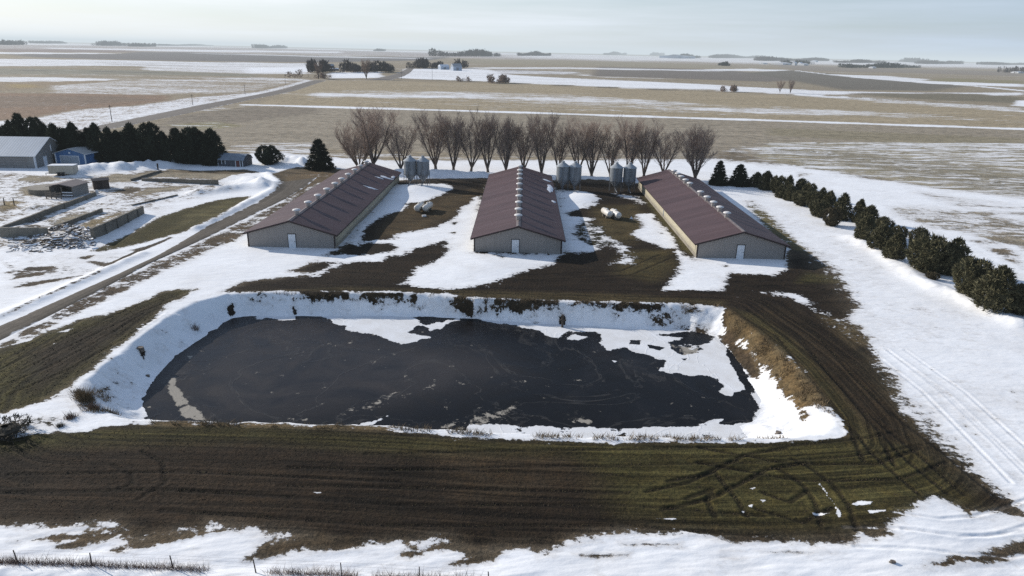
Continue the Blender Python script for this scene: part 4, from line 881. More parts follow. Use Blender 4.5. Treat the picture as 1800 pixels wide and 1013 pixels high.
# ================================================================== BARE TREES
def bare_tree_meshes(name, h, spread, nstem, seed, clear=.18):
    r = random.Random(seed); tr = MB(); V, T = [], []
    def twig_tube(pts, r0, r1):
        k = len(pts)
        for i in range(k-1):
            a, b = pts[i], pts[i+1]; d = (b-a).normalized(); u = d.orthogonal().normalized(); v = d.cross(u)
            ra, rb = r0+(r1-r0)*i/(k-1), r0+(r1-r0)*(i+1)/(k-1); n0 = len(V)
            for q, rr in ((a, ra), (b, rb)):
                for j in range(3): V.append(tuple(q+(u*math.cos(2.094*j)+v*math.sin(2.094*j))*rr))
            for j in range(3):
                j2 = (j+1) % 3; T.extend([(n0+j, n0+j2, n0+3+j2), (n0+j, n0+3+j2, n0+3+j)])
    def grow(p, d, L, n, up, wob):
        pts = [p.copy()]; d = d.normalized()
        for i in range(n):
            d = (d+Vector((r.uniform(-wob, wob), r.uniform(-wob, wob), up+r.uniform(-wob, wob)*.4))).normalized(); p = p+d*(L/n); pts.append(p.copy())
        return pts
    base = Vector((0, 0, -.3)); hub = Vector((r.uniform(-.2, .2), r.uniform(-.1, .1), h*clear*r.uniform(.2, .7)))
    tr.tube([base, hub*.5, hub], [.34, .28, .25], 7)
    def limb_at(pts, f):
        k = f*(len(pts)-1); i = min(int(k), len(pts)-2); return pts[i].lerp(pts[i+1], k-i), (pts[i+1]-pts[i]).normalized()
    for s in range(nstem):
        a = 2*math.pi*(s+r.uniform(-.3, .3))/nstem; t = spread/h*r.uniform(.45, 1.0)
        d = Vector((math.cos(a)*t, math.sin(a)*t, 1)); L = h*r.uniform(.8, .98)
        st = grow(hub-Vector((0, 0, .25)), d, L, 8, .05, .07); tr.tube(st, [.19*(1-.84*i/8) for i in range(9)], 5)
        nb = int(18+h*.6)
        for b in range(nb):
            f = .22+.76*(b+r.random())/nb; p, sd = limb_at(st, f); a2 = r.uniform(0, 6.283)
            d2 = sd*1.0+Vector((math.cos(a2), math.sin(a2), .25))*r.uniform(.55, .95)
            br = grow(p, d2, h*r.uniform(.18, .34)*(1.25-f*.5), 5, .13, .10); twig_tube(br, .042*(1.2-f*.7), .015)
            for q in range(9):
                f2 = .2+.8*r.random(); p2, bd = limb_at(br, f2); a3 = r.uniform(0, 6.283)
                d3 = bd+Vector((math.cos(a3), math.sin(a3), .4))*r.uniform(.4, .8)
                tw = grow(p2, d3, h*r.uniform(.06, .13), 3, .12, .12); twig_tube(tw, .013, .008)
                for w_ in range(4):
                    p3, td = limb_at(tw, .3+.7*r.random()); a4 = r.uniform(0, 6.283)
                    e = grow(p3, td+Vector((math.cos(a4), math.sin(a4), .5))*.6, h*r.uniform(.03, .07), 2, .1, .1); twig_tube(e, .009, .006)
    return tr.mesh(name+'_trunk', M['bark'], True), tri_mesh(name+'_crown', V, T, M['twig'])
BT = [bare_tree_meshes('bare_tree', 12.5, s, n, sd) for s, n, sd in ((5.2,6,1),(4.4,5,2),(5.8,7,3),(4.0,5,4),(5.0,5,5))] + [bare_tree_meshes('bare_tree', 11.5, 10.5, 11, 9, .05)]
def bare_tree(v, x, y, s, rz, label, group, sx=1.0, cat='tree'):
    root = empty('bare_tree', (x, y, gz(x, y)), rz); root.scale = (s*sx, s*sx, s); tag(root, label, cat, group)
    link('trunk', BT[v][0], root); link('crown', BT[v][1], root); return root
ROW = [(632,296,5,.98,.85),(657,296,0,1.02,1.3),(706,299,1,.98,1.15),(766,300,0,.97,1.05),(797,301,3,1.0,1.0),(828,302,0,1.02,1.0),(858,303,3,.98,.9),(890,304,2,1.04,.9),(919,304,3,1.0,1.0),(951,306,1,1.02,1.0),(982,307,3,1.0,.9),(1017,309,4,1.0,.95),(1040,310,1,.97,.95),(1073,311,3,.97,1.0),(1105,312,1,1.0,1.0),(1131,313,3,.98,1.0),(1165,313,4,.95,1.15),(1222,317,2,.86,1.3)]
for i, (px, py, v, s, sx) in enumerate(ROW):
    g = G(px, py)
    lab = 'wide many-stemmed bare tree, leftmost of the row behind the barns' if i == 0 else 'bare tree, rightmost of the row behind the barns, standing a little apart' if i == 17 else f'leafless upright tree, {ordinal(i+1)} from the left in the row behind the barns'
    bare_tree(v, g[0], g[1], s*(.86+.10*math.sin(i*2.3)), i*1.9, lab, 'row of bare trees behind the barns', sx*1.40)
for i, (px, py, s, lab) in enumerate(((1371,163,.62,'left small bare tree of the two on the snowy field edge'), (1389,164.5,.72,'right small bare tree of the two on the snowy field edge'), (644,139,1.2,'lone bare tree standing by the far crossroad'), (560,139,1.0,'bare tree in the brush at the far road junction'))):
    g = G(px, py); bare_tree(i % 5, g[0], g[1], s, i, lab, None, 1.2)

# ================================================================== CONIFERS
def crown_mesh(name, h, r, kind, nclump, seed, mat, tuft=20, size=.42):
    g = np.random.default_rng(seed); V, T = [], []
    n = 0
    def prof(u):
        if kind == 'round': return np.sqrt(np.clip(1-(2*u-1)**2*.9, 0, 1))*(.85+.15*u)
        if kind == 'pine': return np.clip((1-u)**.55*1.05, 0, 1)*np.clip(.72+u*2.2, 0, 1)
        return np.clip(1.02-u, 0, 1)**.85
    lobes = g.uniform(0, 6.283, 8); lz = g.uniform(.1, .9, 8)
    for c in range(nclump):
        u = g.random()**(1.25 if kind != 'round' else 1.0)
        if kind == 'spruce': u = (np.floor(u*8)+g.uniform(.0, .40))/8
        a = g.uniform(0, 6.283); rr = prof(u)*r*(.70+.34*g.random()**.6)*(1 if kind != 'spruce' else g.uniform(.8, 1.12))
        bulge = 1+.20*np.exp(-((np.angle(np.exp(1j*(a-lobes))))**2/.25+(u-lz)**2/.03)).sum()-.10
        rr *= bulge
        p = np.array([math.cos(a)*rr, math.sin(a)*rr, .12+u*(h-.25)])
        out = np.array([math.cos(a), math.sin(a), .55 if kind != 'spruce' else .05])
        if u > .9: out = np.array([g.uniform(-.5, .5), g.uniform(-.5, .5), 1.0])
        for k in range(tuft):
            d = out+g.normal(0, .75 if kind != 'spruce' else .42, 3); d /= np.linalg.norm(d); L = size*g.uniform(.5, 1.15)
            q = p+g.normal(0, size*.28, 3); s = np.cross(d, g.normal(0, 1, 3)); s /= np.linalg.norm(s)+1e-6; wd = size*g.uniform(.10, .2)
            V += [q-s*wd, q+s*wd, q+d*L]; T.append((n, n+1, n+2)); n += 3
    # rough dark inner mass so the crown is dense near the trunk
    nu, na = 9, 12
    b = n
    for i in range(nu):
        u = i/(nu-1)
        for j in range(na):
            a = 2*math.pi*j/na; rr = max(.02, float(prof(u))*r*g.uniform(.40, .62)); V.append((math.cos(a)*rr, math.sin(a)*rr, .15+u*(h-.5)))
    for i in range(nu-1):
        for j in range(na):
            j2 = (j+1) % na; T += [(b+i*na+j, b+i*na+j2, b+(i+1)*na+j2), (b+i*na+j, b+(i+1)*na+j2, b+(i+1)*na+j)]
    return tri_mesh(name, np.array(V), np.array(T), mat)
trunk_me = MB().tube([(0, 0, -.4), (0, 0, 2.2)], [.20, .13], 7).mesh('conifer_trunk', M['bark'], True)
CV = {'hedge': [crown_mesh('pine_crown', 4.4, 2.05, 'pine', 300, s, M['needle'], 18, .44) for s in (1, 2, 3)] + [crown_mesh('pine_crown', 4.0, 2.15, 'round', 300, s, M['needle'], 18, .44) for s in (4, 5)],
      'dark': [crown_mesh('dark_crown', 8.5, 2.9, k, 420, s, M['darkneedle'], 16, .62) for k, s in (('pine', 11), ('pine', 12), ('round', 13), ('pine', 14))],
      'spruce': [crown_mesh('spruce_crown', 6.5, 2.5, 'spruce', 420, s, M['darkneedle'], 18, .5) for s in (21, 22)],
      'ball': [crown_mesh('juniper_crown', 3.9, 2.7, 'round', 420, 31, M['darkneedle'], 18, .42)],
      'brown': [crown_mesh('brown_crown', 2.6, 1.7, 'round', 220, 41, M['brownneedle'], 16, .36)]}
def conifer(kind, v, x, y, w, h, label, group, name='pine_tree', rz=0, cat='tree'):
    me = CV[kind][v % len(CV[kind])]; dim = {'hedge': (2.05, 4.3), 'dark': (2.9, 8.5), 'spruce': (2.5, 6.5), 'ball': (2.7, 3.9), 'brown': (1.7, 2.6)}[kind]
    root = empty(name, (x, y, gz(x, y)-.12), rz); tag(root, label, cat, group)
    root.scale = (w/2/dim[0], w/2/dim[0], h/dim[1])
    link('trunk', trunk_me, root); link('crown', me, root); return root
def by_px(cx, ytop, ybase, wpx):
    g = G(cx, ybase); dep = math.hypot(g[1], H)/1.0
    d = np.linalg.norm([g[0], g[1], H]); zc = (RM.T @ np.array([g[0], g[1], -H]))[2]
    w = wpx/F*zc; h = (ybase-ytop)/F*zc*1.07
    return g[0], g[1], w, h
HEDGE = [(1329,305,331,30),(1346,304,336,32),(1366,309,342,32),(1373,327,350,27),(1385,312,347,30),(1388,328,355,30),(1407,314,347,24),(1407,335,364,32),(1421,322,354,30),(1429,336,369,34),(1443,333,364,26),(1438,351,384,34),(1455,339,376,36),(1478,344,389,38),(1461,367,400,36),
  (1508,354,394,34),(1526,365,404,44),(1518,387,427,46),(1549,381,420,36),(1546,403,444,50),(1577,397,430,30),(1571,418,461,48),(1611,400,447,40),(1627,415,482,70),(1672,424,484,68),(1703,459,528,78),(1744,481,552,82),(1793,500,556,56),(1845,530,610,90)]
HEDGE.sort(key=lambda t: t[2])
NH = 28
for i, (cx, yt, yb, wp) in enumerate(HEDGE):
    x, y, w_, h_ = by_px(cx, yt, yb-3, wp)
    brown = (cx == 1461)
    k = NH-i
    lab = 'low brownish shrubby pine jutting from the hedge into the snow' if brown else f'bushy green pine in the right hedge, {ordinal(k)} counted from the right edge' if k > 0 else 'bushy pine just beyond the right edge of the photo'
    if k <= 0: continue
    if k == 1: lab = 'dark bushy pine cut by the right edge, nearest end of the hedge'
    if k == NH: lab = 'farthest bushy pine of the right hedge, next to the two spruces'
    conifer('brown' if brown else 'hedge', i*2+(i//3), x, y, w_*(.86+.08*math.sin(i*1.7)), h_*1.02, lab, 'bushy pines of the right hedge', rz=i*2.4)
g = G(1638, 492); conifer('brown', 0, g[0], g[1], 1.6, 1.0, 'tiny half buried evergreen sprig below the hedge', None, 'evergreen_sprig', cat='shrub')
for cx, yt, yb, wp, lab in ((1262,284,326,33,'left narrow spruce of the two behind the right barn'), (1298,290,327,40,'right broader spruce of the two behind the right barn')):
    x, y, w_, h_ = by_px(cx, yt, yb-1, wp); conifer('spruce', int(cx) % 2, x, y, w_, h_, lab, None, 'spruce_tree')
x, y, w_, h_ = by_px(562, 248, 297, 50); conifer('spruce', 0, x, y, w_, h_*1.02, 'large dark spruce beside the wide bare tree, behind the left barn', None, 'spruce_tree', rz=1)
x, y, w_, h_ = by_px(473, 259, 289, 43); conifer('ball', 0, x, y, w_, h_, 'round dark juniper standing alone beside the slate shed', None, 'juniper_bush', cat='bush')
LEFT = [(-22,228,278,34),(2,231,279,28),(14,234,279,24),(28,226,281,26),(46,215,282,36),(71,221,281,30),(88,232,281,28),(103,225,283,32),(120,232,283,28),(136,224,284,34),(152,238,282,26),(161,231,280,24),(175,225,284,32),(197,231,284,28),(211,236,284,26),(222,238,282,24),(237,225,285,38),(255,240,283,30),(270,225,286,38),(291,240,287,34),(315,235,288,36),(342,232,288,38),(358,238,287,34),(376,234,289,46)]
for i, (cx, yt, yb, wp) in enumerate(LEFT):
    x, y, w_, h_ = by_px(cx, yt, yb, wp)
    if cx < 100: x, y = x*(y+8)/y, y+8
    lab = f'tall near-black evergreen behind the sheds, {ordinal(i)} from the left edge' if i else 'near-black evergreen just outside the left edge of the photo'
    if i == len(LEFT)-1: lab = 'broad near-black evergreen at the right end of the windbreak, over the slate shed'
    if cx == 46: lab = 'tallest near-black evergreen, rising behind the big shed roof'
    if i == 0: continue
    conifer('dark', i+(i//4), x, y, w_*1.15, h_*1.03, lab, 'near-black evergreens of the left windbreak', 'evergreen_tree', rz=i*1.7)

# ================================================================== FAR FARMS, GROVES, POLES
def blades(P, h, wid, n, seed, lean=.5):
    g = np.random.default_rng(seed); q = P(g, n); n = len(q); x, y = q[:, 0], q[:, 1]; z = gza(x, y)-.05
    L = h*g.uniform(.45, 1.1, n); a = g.uniform(0, 6.283, n); s = np.stack([np.cos(a), np.sin(a), 0*a], 1)*(wid*g.uniform(.5, 1.2, n))[:, None]
    b = np.stack([x, y, z], 1); tip = b+np.stack([g.normal(0, lean, n)*L, g.normal(0, lean, n)*L, L], 1)
    V = np.stack([b-s, b+s, tip], 1).reshape(-1, 3); return V, np.arange(3*n).reshape(-1, 3)
def grove(px0, px1, yb, yt, label, mat='fartwig', n=700, seed=0, depth=None, dense=1.0, name='tree_grove'):
    a, b = G(px0, yb), G(px1, yb); g = np.random.default_rng(seed+int(px0)); dep = depth or max(20, .04*a[1])
    ca = (RM.T @ np.array([a[0], a[1], -H]))[2]; h = (yb-yt)/F*ca*1.02; V, T = [], []
    wtree = max(h*.55, 1.5); L = float(np.hypot(*(b-a))); nt = max(5, int(L/wtree*4.0*dense))
    for t in range(nt):
        f = g.random(); c = a+(b-a)*f+np.array([0, g.uniform(0, dep)]); hh = h*g.uniform(.6, 1.0)*(.75+.25*math.sin(f*9+seed)); per = max(34, int(n/nt))
        for k in range(per):
            u = g.random(); ang = g.uniform(0, 6.283); rr = wtree*.5*math.sqrt(max(.05, 1-(1.5*u-.7)**2))*g.random()**.5
            p = np.array([c[0]+math.cos(ang)*rr, c[1]+math.sin(ang)*rr, hh*(.05+.9*u)]); d = np.array([math.cos(ang)*.5, math.sin(ang)*.5, 1])+g.normal(0, .35, 3)
            ln = hh*g.uniform(.12, .26); s = np.cross(d, g.normal(0, 1, 3)); s /= np.linalg.norm(s)+1e-6; s *= hh*g.uniform(.035, .085); m_ = len(V)
            V += [p-s, p+s, p+d*ln]; T.append((m_, m_+1, m_+2))
        m_ = len(V); q = np.array([c[0], c[1], -.3]); s = np.array([.02*hh, 0, 0]); V += [q-s, q+s, q+np.array([0, 0, hh*.6])]; T.append((m_, m_+1, m_+2))
    o = link(name, tri_mesh(name, np.array(V), np.array(T), M[mat])); return tag(o, label, 'grove', kind='stuff')
grove(541,575,128,107,'bare brown grove left of the far blue-grey farm building','fartwig',1800,1); grove(600,690,128,107,'long bare brown grove behind the far crossroad','fartwig',4200,2,40); grove(672,690,124,110,'dark evergreens at the right end of the far grove','fargreen',900,3,20)
grove(713,770,121,102,'bare grove left of the far white farm buildings','fartwig',2600,4,40); grove(768,775,121,108,'dark evergreens beside the far white farm building','fargreen',300,5,10); grove(800,820,120,104,'bare trees right of the far white farm buildings','fartwig',800,6,20)
grove(856,894,147,131,'clump of bare brush on the far ditch bank','twig',1500,7,10,name='brush_clump'); grove(803,828,144,134,'small bare brush left of the larger ditch clump','twig',600,8,8,name='brush_clump'); grove(1270,1299,162,148,'tight stand of thin bare saplings by the snowy ditch','twig',1200,9,8,name='sapling_stand')
grove(548,580,139,127,'tangle of brush at the far road junction','twig',700,10,10,name='brush_clump'); grove(502,526,137,122,'thin bare saplings left of the road junction','twig',260,12,10,name='sapling_stand')
for i, (x0, x1, yb, yt, lab, mt) in enumerate(((755,878,99.5,87,'large dark woodland on the horizon above the white farm','fartwig'), (910,968,98.5,91.5,'flat-topped dark woodland right of the large one','fartwig'), (158,206,80.5,73,'blue-grey grove on the left horizon','fartwig'), (219,253,82,76.5,'smaller rounded grove just right of the left horizon grove','fartwig'), (-30,18,79,71.5,'grove cut by the left edge on the horizon','fartwig'), (443,494,85,80,'low grove on the horizon left of centre','fartwig'), (50,95,76.5,73,'faint low treeline between the left horizon groves','fartwig'), (270,365,80.5,77.8,'faint thin treeline right of the left groves','fartwig'), (1066,1102,96.8,92.5,'small grove on the horizon right of centre','fartwig'), (1150,1168,98,94,'tiny horizon grove left of the pale farm','fartwig'),
      (1257,1345,102.5,97,'long dark ridge of trees on the right horizon','fartwig'), (1340,1460,107.5,101.5,'dark treeline continuing right along the horizon','fartwig'), (1386,1432,113.5,107.5,'dark trees behind the white farm sheds','fargreen'), (1491,1622,120,111.5,'dark farm windbreak in the right distance','fargreen'), (1484,1560,111,106,'treeline behind the right windbreak','fartwig'), (1603,1632,110,103.5,'blue-grey grove above the right windbreak','fartwig'), (1630,1694,113,108,'low dark grove right of the windbreak','fartwig'), (1745,1830,114.5,111.2,'thin treeline at the right edge of the horizon','fartwig'), (1785,1815,129,119,'dark clump of trees cut by the right edge','fartwig'), (1274,1284,116.5,110,'single dark round tree in the right fields','fargreen'), (1187,1232,102.5,96,'trees around the pale blue far farm','fargreen'), (655,670,90,87,'tiny grove on the horizon above the far crossroad','fartwig'))):
    grove(x0, x1, yb, yt-1.6, lab, mt, 2600, 40+i, dense=1.3)
def far_building(px0, px1, yb, yt, wall, roof, label, name='farm_building', roofh=.4):
    a, b = G(px0, yb), G(px1, yb); ca = (RM.T @ np.array([a[0], a[1], -H]))[2]; h = (yb-yt)/F*ca; L = float(np.hypot(*(b-a))); D = max(6.0, L*.5)
    root = empty(name, (a[0], a[1], 0), math.atan2(b[1]-a[1], b[0]-a[0])); tag(root, label, 'building')
    ez = h*(1-roofh); MB().box(0, L, 0, D, -.5, ez).build('wall', wall, root)
    pr = [(-.3, ez+.02), (D+.3, ez+.02), (D/2, h)]; vs = [(x, y, z) for x in (-.3, L+.3) for y, z in pr]
    MB().add(vs, [(0,2,1), (3,4,5), (0,1,4,3), (1,2,5,4), (2,0,3,5)]).build('roof', roof, root)
    MB().box(L*.35, L*.6, -.15, -.02, 0, ez*.75).build('door', M['galv'], root); return root
M['bluewhite'] = weathered('pale_blue_mat', (.42,.48,.56), (.36,.41,.48), .1, .6)
far_building(775,790,122.5,114,M['bluewhite'],M['snow'],'pale far farmhouse, left of the two beside the bare grove'); far_building(797,812,124.5,112.5,M['bluewhite'],M['galvroof'],'pale far barn, right of the two beside the bare grove')
far_building(576,588,121,113,M['gwall'],M['galvroof'],'dark blue-grey far shed between two groves'); far_building(608,632,124,117,M['gwall'],M['galvroof'],'long dark far shed inside the bare grove'); far_building(583,596,124.5,120,M['gwall'],M['snow'],'low snow-roofed far shed near the crossroad grove')
for i, (x0, x1, yb, yt, lab) in enumerate(((1376,1391,114,110.5,'white far shed left of the dark trees on the right'), (1397,1401,115.2,109.5,'white far silo-like building, first right of the white shed'), (1407,1411,115.2,110,'white far building in the middle of the white farm'), (1413,1421,115.4,112,'low white far shed near the right end of the white farm'), (1434,1438,109.5,106.5,'tiny bright white far building above the white farm'), (1342,1349,113,110.5,'small white far shed left of the white farm'), (1534,1540,120.5,117.5,'small white far house below the right windbreak'), (1578,1582,119,115,'white far tower amid the right windbreak'), (1790,1800,129,126,'white far house at the right edge'), (1192,1200,103,96.5,'pale far elevator at the blue farm'), (1204,1222,103,98,'long pale far shed at the blue farm'))):
    far_building(x0, x1, yb, yt, M['white'] if i < 9 else M['bluewhite'], M['snow'] if i < 9 else M['galvroof'], lab, roofh=.3)
def pole(px, yb, yt, label):
    g = G(px, yb); ca = (RM.T @ np.array([g[0], g[1], -H]))[2]; h = (yb-yt)/F*ca*1.05
    root = empty('utility_pole', (g[0], g[1], gz(*g))); tag(root, label, 'utility pole', 'wooden utility poles along the far road')
    MB().tube([(0, 0, -.3), (0, 0, h)], [.13, .09], 6).build('shaft', M['post'], root); MB().box(-.7, .7, -.06, .06, h-.55, h-.42).build('crossarm', M['post'], root)
for px, yb, yt, lab in ((197,214,187,'nearest pole beside the country road, above the blue shed'), (339,185,168,'second pole along the country road'), (431,166,150,'third pole along the country road'), (502,150,134,'fourth pole, close to the road junction'), (760,141,121,'thin pole at the crossroad before the white farm'), (542,136,122,'pole left of the junction brush'), (706,140,124,'pole beside the far side road')):
    pole(px, yb, yt, 'thin wooden utility pole, ' + lab)

# ================================================================== FOREGROUND FENCE, GRASS, SHRUBS
FPX = [(-60,989),(33,994),(162,1000),(306,1006),(451,1012),(601,1018),(737,1023),(860,1030)]
FW = GP([(px, py-1) for px, py in FPX]); root = empty('wire_fence', (FW[1][0], FW[1][1], 0)); tag(root, 'old wire fence with thin wooden posts along the bottom edge', 'fence')
for i, q in enumerate(FW):
    z = gz(*q); r = random.Random(i); MB().tube([(q[0]-FW[1][0], q[1]-FW[1][1], z-.3), (q[0]-FW[1][0]+r.uniform(-.12, .06), q[1]-FW[1][1], z+.85)], [.04, .03], 6).build('post', M['post'], root)
for hz in (.35, .65, .88):
    MB().tube([(q[0]-FW[1][0], q[1]-FW[1][1], gz(*q)+hz) for q in FW], .003, 4).build('wire', M['wire'], root)
def along_fence(g, n):
    i = g.integers(0, len(FW)-1, n); f = g.random(n)[:, None]; q = FW[i]+(FW[i+1]-FW[i])*f
    m = vnoise(q[:, 0]*.5, q[:, 0]*0+3.3, 4)+.25*vnoise(q[:, 0]*2.5, q[:, 0]*0+1.3, 6) > .50
    q = q[m]; return q+g.normal(0, 1, q.shape)*np.array([.12, .16])
V, T = blades(along_fence, .5, .012, 6500, 3, .5); tag(link('dry_weeds', tri_mesh('dry_weeds', np.array(V), np.array(T), M['weed'])), 'reddish brown dry weeds growing along the wire fence', 'weeds', kind='stuff')
def area(*polys, clump=.02):
    P = [np.array([GS(*p) for p in q]) for q in polys]
    def f(g, n):
        out = []; ar = [np.prod(q.max(0)-q.min(0)) for q in P]
        for q, A in zip(P, ar):
            k = int(n*A/sum(ar)*3)+50; c = q.min(0)+(q.max(0)-q.min(0))*g.random((k, 2))
            out.append(c[(sdf(q, c[:, 0], c[:, 1]) > 0) & (fbm(c[:, 0]*.9, c[:, 1]*.9, 9, 3) > clump)])
        return np.concatenate(out)
    return f
V, T = blades(area([(265,740),(450,743),(690,751),(900,763),(1200,771),(1400,769),(1400,775),(1200,777),(900,771),(690,758),(265,747)], [(400,513),(840,523),(1275,538),(1275,543),(840,529),(560,518)], [(1285,550),(1345,595),(1440,690),(1470,735),(1420,715),(1340,640),(1290,590)], [(120,680),(180,680),(230,735),(150,735)]), .5, .03, 15000, 5, .5)
tag(link('dry_grass', tri_mesh('dry_grass', np.array(V), np.array(T), M['straw'])), 'straw coloured dry grass fringing the lagoon banks', 'dry grass', kind='stuff')
M['turf'] = foliage('short_turf_mat', (.115,.100,.042), (.070,.052,.030), .35)
M['clod'] = weathered('clod_mat', (.070,.052,.036), (.030,.022,.016), .9, .95, local=False)
FIELD = [(-60,775),(180,752),(450,752),(690,762),(1000,780),(1350,784),(1480,768),(1470,700),(1400,630),(1310,560),(1330,530),(1430,560),(1540,640),(1600,730),(1700,830),(1740,870),(1640,865),(1580,920),(1460,945),(1300,940),(1100,930),(960,960),(720,945),(600,955),(440,925),(240,940),(100,920),(-60,920)]
MEADOW = [(-60,650),(98,582),(182,556),(283,517),(340,510),(270,560),(200,620),(130,672),(80,705),(10,725),(-60,760)]
YARD = [(430,496),(560,462),(600,440),(720,440),(760,410),(830,355),(850,330),(970,330),(1130,332),(1228,455),(1260,490),(1300,485),(1380,470),(1400,440),(1480,480),(1520,540),(1270,538),(1000,528),(840,522),(560,510)]
def bare(q):
    u = area(q, clump=-.09)
    def f(g, n):
        c = u(g, n*3); i = np.searchsorted(ysr, c[:, 1]); i = np.clip(i, 0, nr-1)
        k = np.clip(np.searchsorted(svals, c[:, 0]/kvals[i]), 0, nc-1)
        return c[A_snow[i*nc+k] < -.55][:n]
    return f
ysr = GY[:, 0]; kvals = np.maximum(ysr+14, 30); svals = GX[0]/kvals[0]
parts_ = [blades(bare(FIELD), .10, .020, 60000, 61, .9), blades(bare(MEADOW), .11, .022, 14000, 62, .9), blades(bare(YARD), .11, .025, 14000, 63, .9)]
Vs, Ts, o_ = [], [], 0
for V, T in parts_: Vs.append(V); Ts.append(T+o_); o_ += len(V)
tag(link('short_grass', tri_mesh('short_grass', np.concatenate(Vs), np.concatenate(Ts), M['turf'])), 'short olive brown winter grass over the dark earth', 'grass', kind='stuff')
def clods(P, n, seed, size):
    g = np.random.default_rng(seed); q = P(g, n); n = len(q); z = gza(q[:, 0], q[:, 1]); s = size*g.uniform(.4, 1.3, n)
    V = np.zeros((n, 5, 3)); a0 = g.uniform(0, 6.283, n)
    for j in range(4):
        a = a0+j*1.571+g.uniform(-.3, .3, n); V[:, j, 0] = q[:, 0]+np.cos(a)*s*g.uniform(.7, 1.3, n); V[:, j, 1] = q[:, 1]+np.sin(a)*s*g.uniform(.7, 1.3, n); V[:, j, 2] = z-.03
    V[:, 4, 0] = q[:, 0]; V[:, 4, 1] = q[:, 1]; V[:, 4, 2] = z+s*g.uniform(.5, 1.0, n)
    b = np.arange(n)[:, None]*5; T = np.concatenate([b+np.array([[j, (j+1) % 4, 4]]) for j in range(4)])
    return V.reshape(-1, 3), T
Vs, Ts, o_ = [], [], 0
for V, T in (clods(bare(FIELD), 9000, 71, .055), clods(bare(YARD), 3000, 72, .08), clods(bare(MEADOW), 1500, 73, .07)): Vs.append(V); Ts.append(T+o_); o_ += len(V)
tag(link('soil_clods', tri_mesh('soil_clods', np.concatenate(Vs), np.concatenate(Ts), M['clod'])), 'loose dark clods of soil on the bare earth', 'soil', kind='stuff')
def tuft(px, py, rad, h, n, seed, label, mat, name='dry_bush', lean=.55):
    g = G(px, py); rr = np.random.default_rng(seed)
    V, T = blades(lambda q, k: g+q.normal(0, rad*.45, (k, 2)), h, .022, n, seed, lean)
    o = link(name, tri_mesh(name, np.array(V), np.array(T), M[mat])); tag(o, label, 'bush'); return o
tuft(152,700,.55,1.1,700,1,'fluffy tan dry bush on the left lagoon corner','straw'); tuft(140,694,.3,.5,200,2,'small tan grass tuft beside the fluffy dry bush','straw','grass_tuft')
tuft(165,716,.35,.6,260,3,'brown tuft just below the fluffy dry bush','weed','grass_tuft'); tuft(124,735,.4,.5,260,4,'flat brown tuft in the snow left of the lagoon','weed','grass_tuft'); tuft(106,750,.3,.4,160,5,'dark tuft at the snow edge by the front field','shrub','grass_tuft')
tuft(340,553,.4,.6,120,6,'thin pinkish twigs on the shaded snowy bank','weed','twig_bush'); tuft(870,548,.5,.5,160,7,'dry stalks on the far lagoon bank','weed','twig_bush')
V, T = [], []
sg = G(20, 765); rr = random.Random(3); sh = MB()
for k in range(46):
    a = rr.uniform(0, 6.28); p = Vector((rr.gauss(0, .8), rr.gauss(0, .4), -.1)); d = Vector((math.cos(a), math.sin(a), rr.uniform(.3, 1.2))).normalized(); pts = [p]
    for j in range(4): d = (d+Vector((rr.uniform(-.4, .4), rr.uniform(-.4, .4), rr.uniform(-.2, .15)))).normalized(); pts.append(pts[-1]+d*rr.uniform(.25, .5))
    sh.tube(pts, [.03, .025, .02, .015, .01], 4)
shr = empty('fallen_branches', (sg[0], sg[1], gz(*sg))); tag(shr, 'dark tangled brush pile at the left edge above the front field', 'brush pile')
sh.build('branches', M['shrub'], shr); n_ = np.random.default_rng(8)
lv = crown_mesh('brush_leaves', 1.3, 1.7, 'round', 60, 77, M['shrub'], 10, .3); lo = link('twigs', lv, shr); lo.location = (-.3, 0, -.2)
def rock(px, py, z, s, label, name='dark_rock'):
    g = G(px, py, z); r = random.Random(int(px)); m = MB()
    vs = [Vector((math.cos(a)*s*r.uniform(.6, 1.1), math.sin(a)*s*.6*r.uniform(.6, 1.1), q*s*.5*r.uniform(.7, 1.2))) for q in (-1, .2, 1) for a in [k*1.0472 for k in range(6)]]
    m.add(vs, [tuple(range(5, -1, -1)), tuple(range(12, 18))]+[(q*6+j, q*6+(j+1) % 6, (q+1)*6+(j+1) % 6, (q+1)*6+j) for q in (0, 1) for j in range(6)])
    o = m.build(name, M['junk']); o.location = (g[0], g[1], gz(*g)+s*.15); tag(o, label, 'rock')
rock(259,655,-1.6,.22,'small dark stone on the shaded snowy bank'); rock(249,626,-1.2,.5,'dark clod in a hollow of the shaded snowy bank', 'dark_clod'); rock(1568,992,0,.22,'grey stone lying on the front snow'); rock(1371,744,-.5,.3,'dark stone at the right lagoon corner')
# outlet post in the lagoon bank
g = G(989, 576, -2.0); o = MB().box(-.12, .12, -.12, .12, -.6, 1.3).box(-.4, .4, -.06, .06, .55, .75).build('outlet_post', M['post']); o.location = (g[0], g[1]+.6, -2.0); tag(o, 'dark wooden outlet post at the middle of the far lagoon bank', 'post')

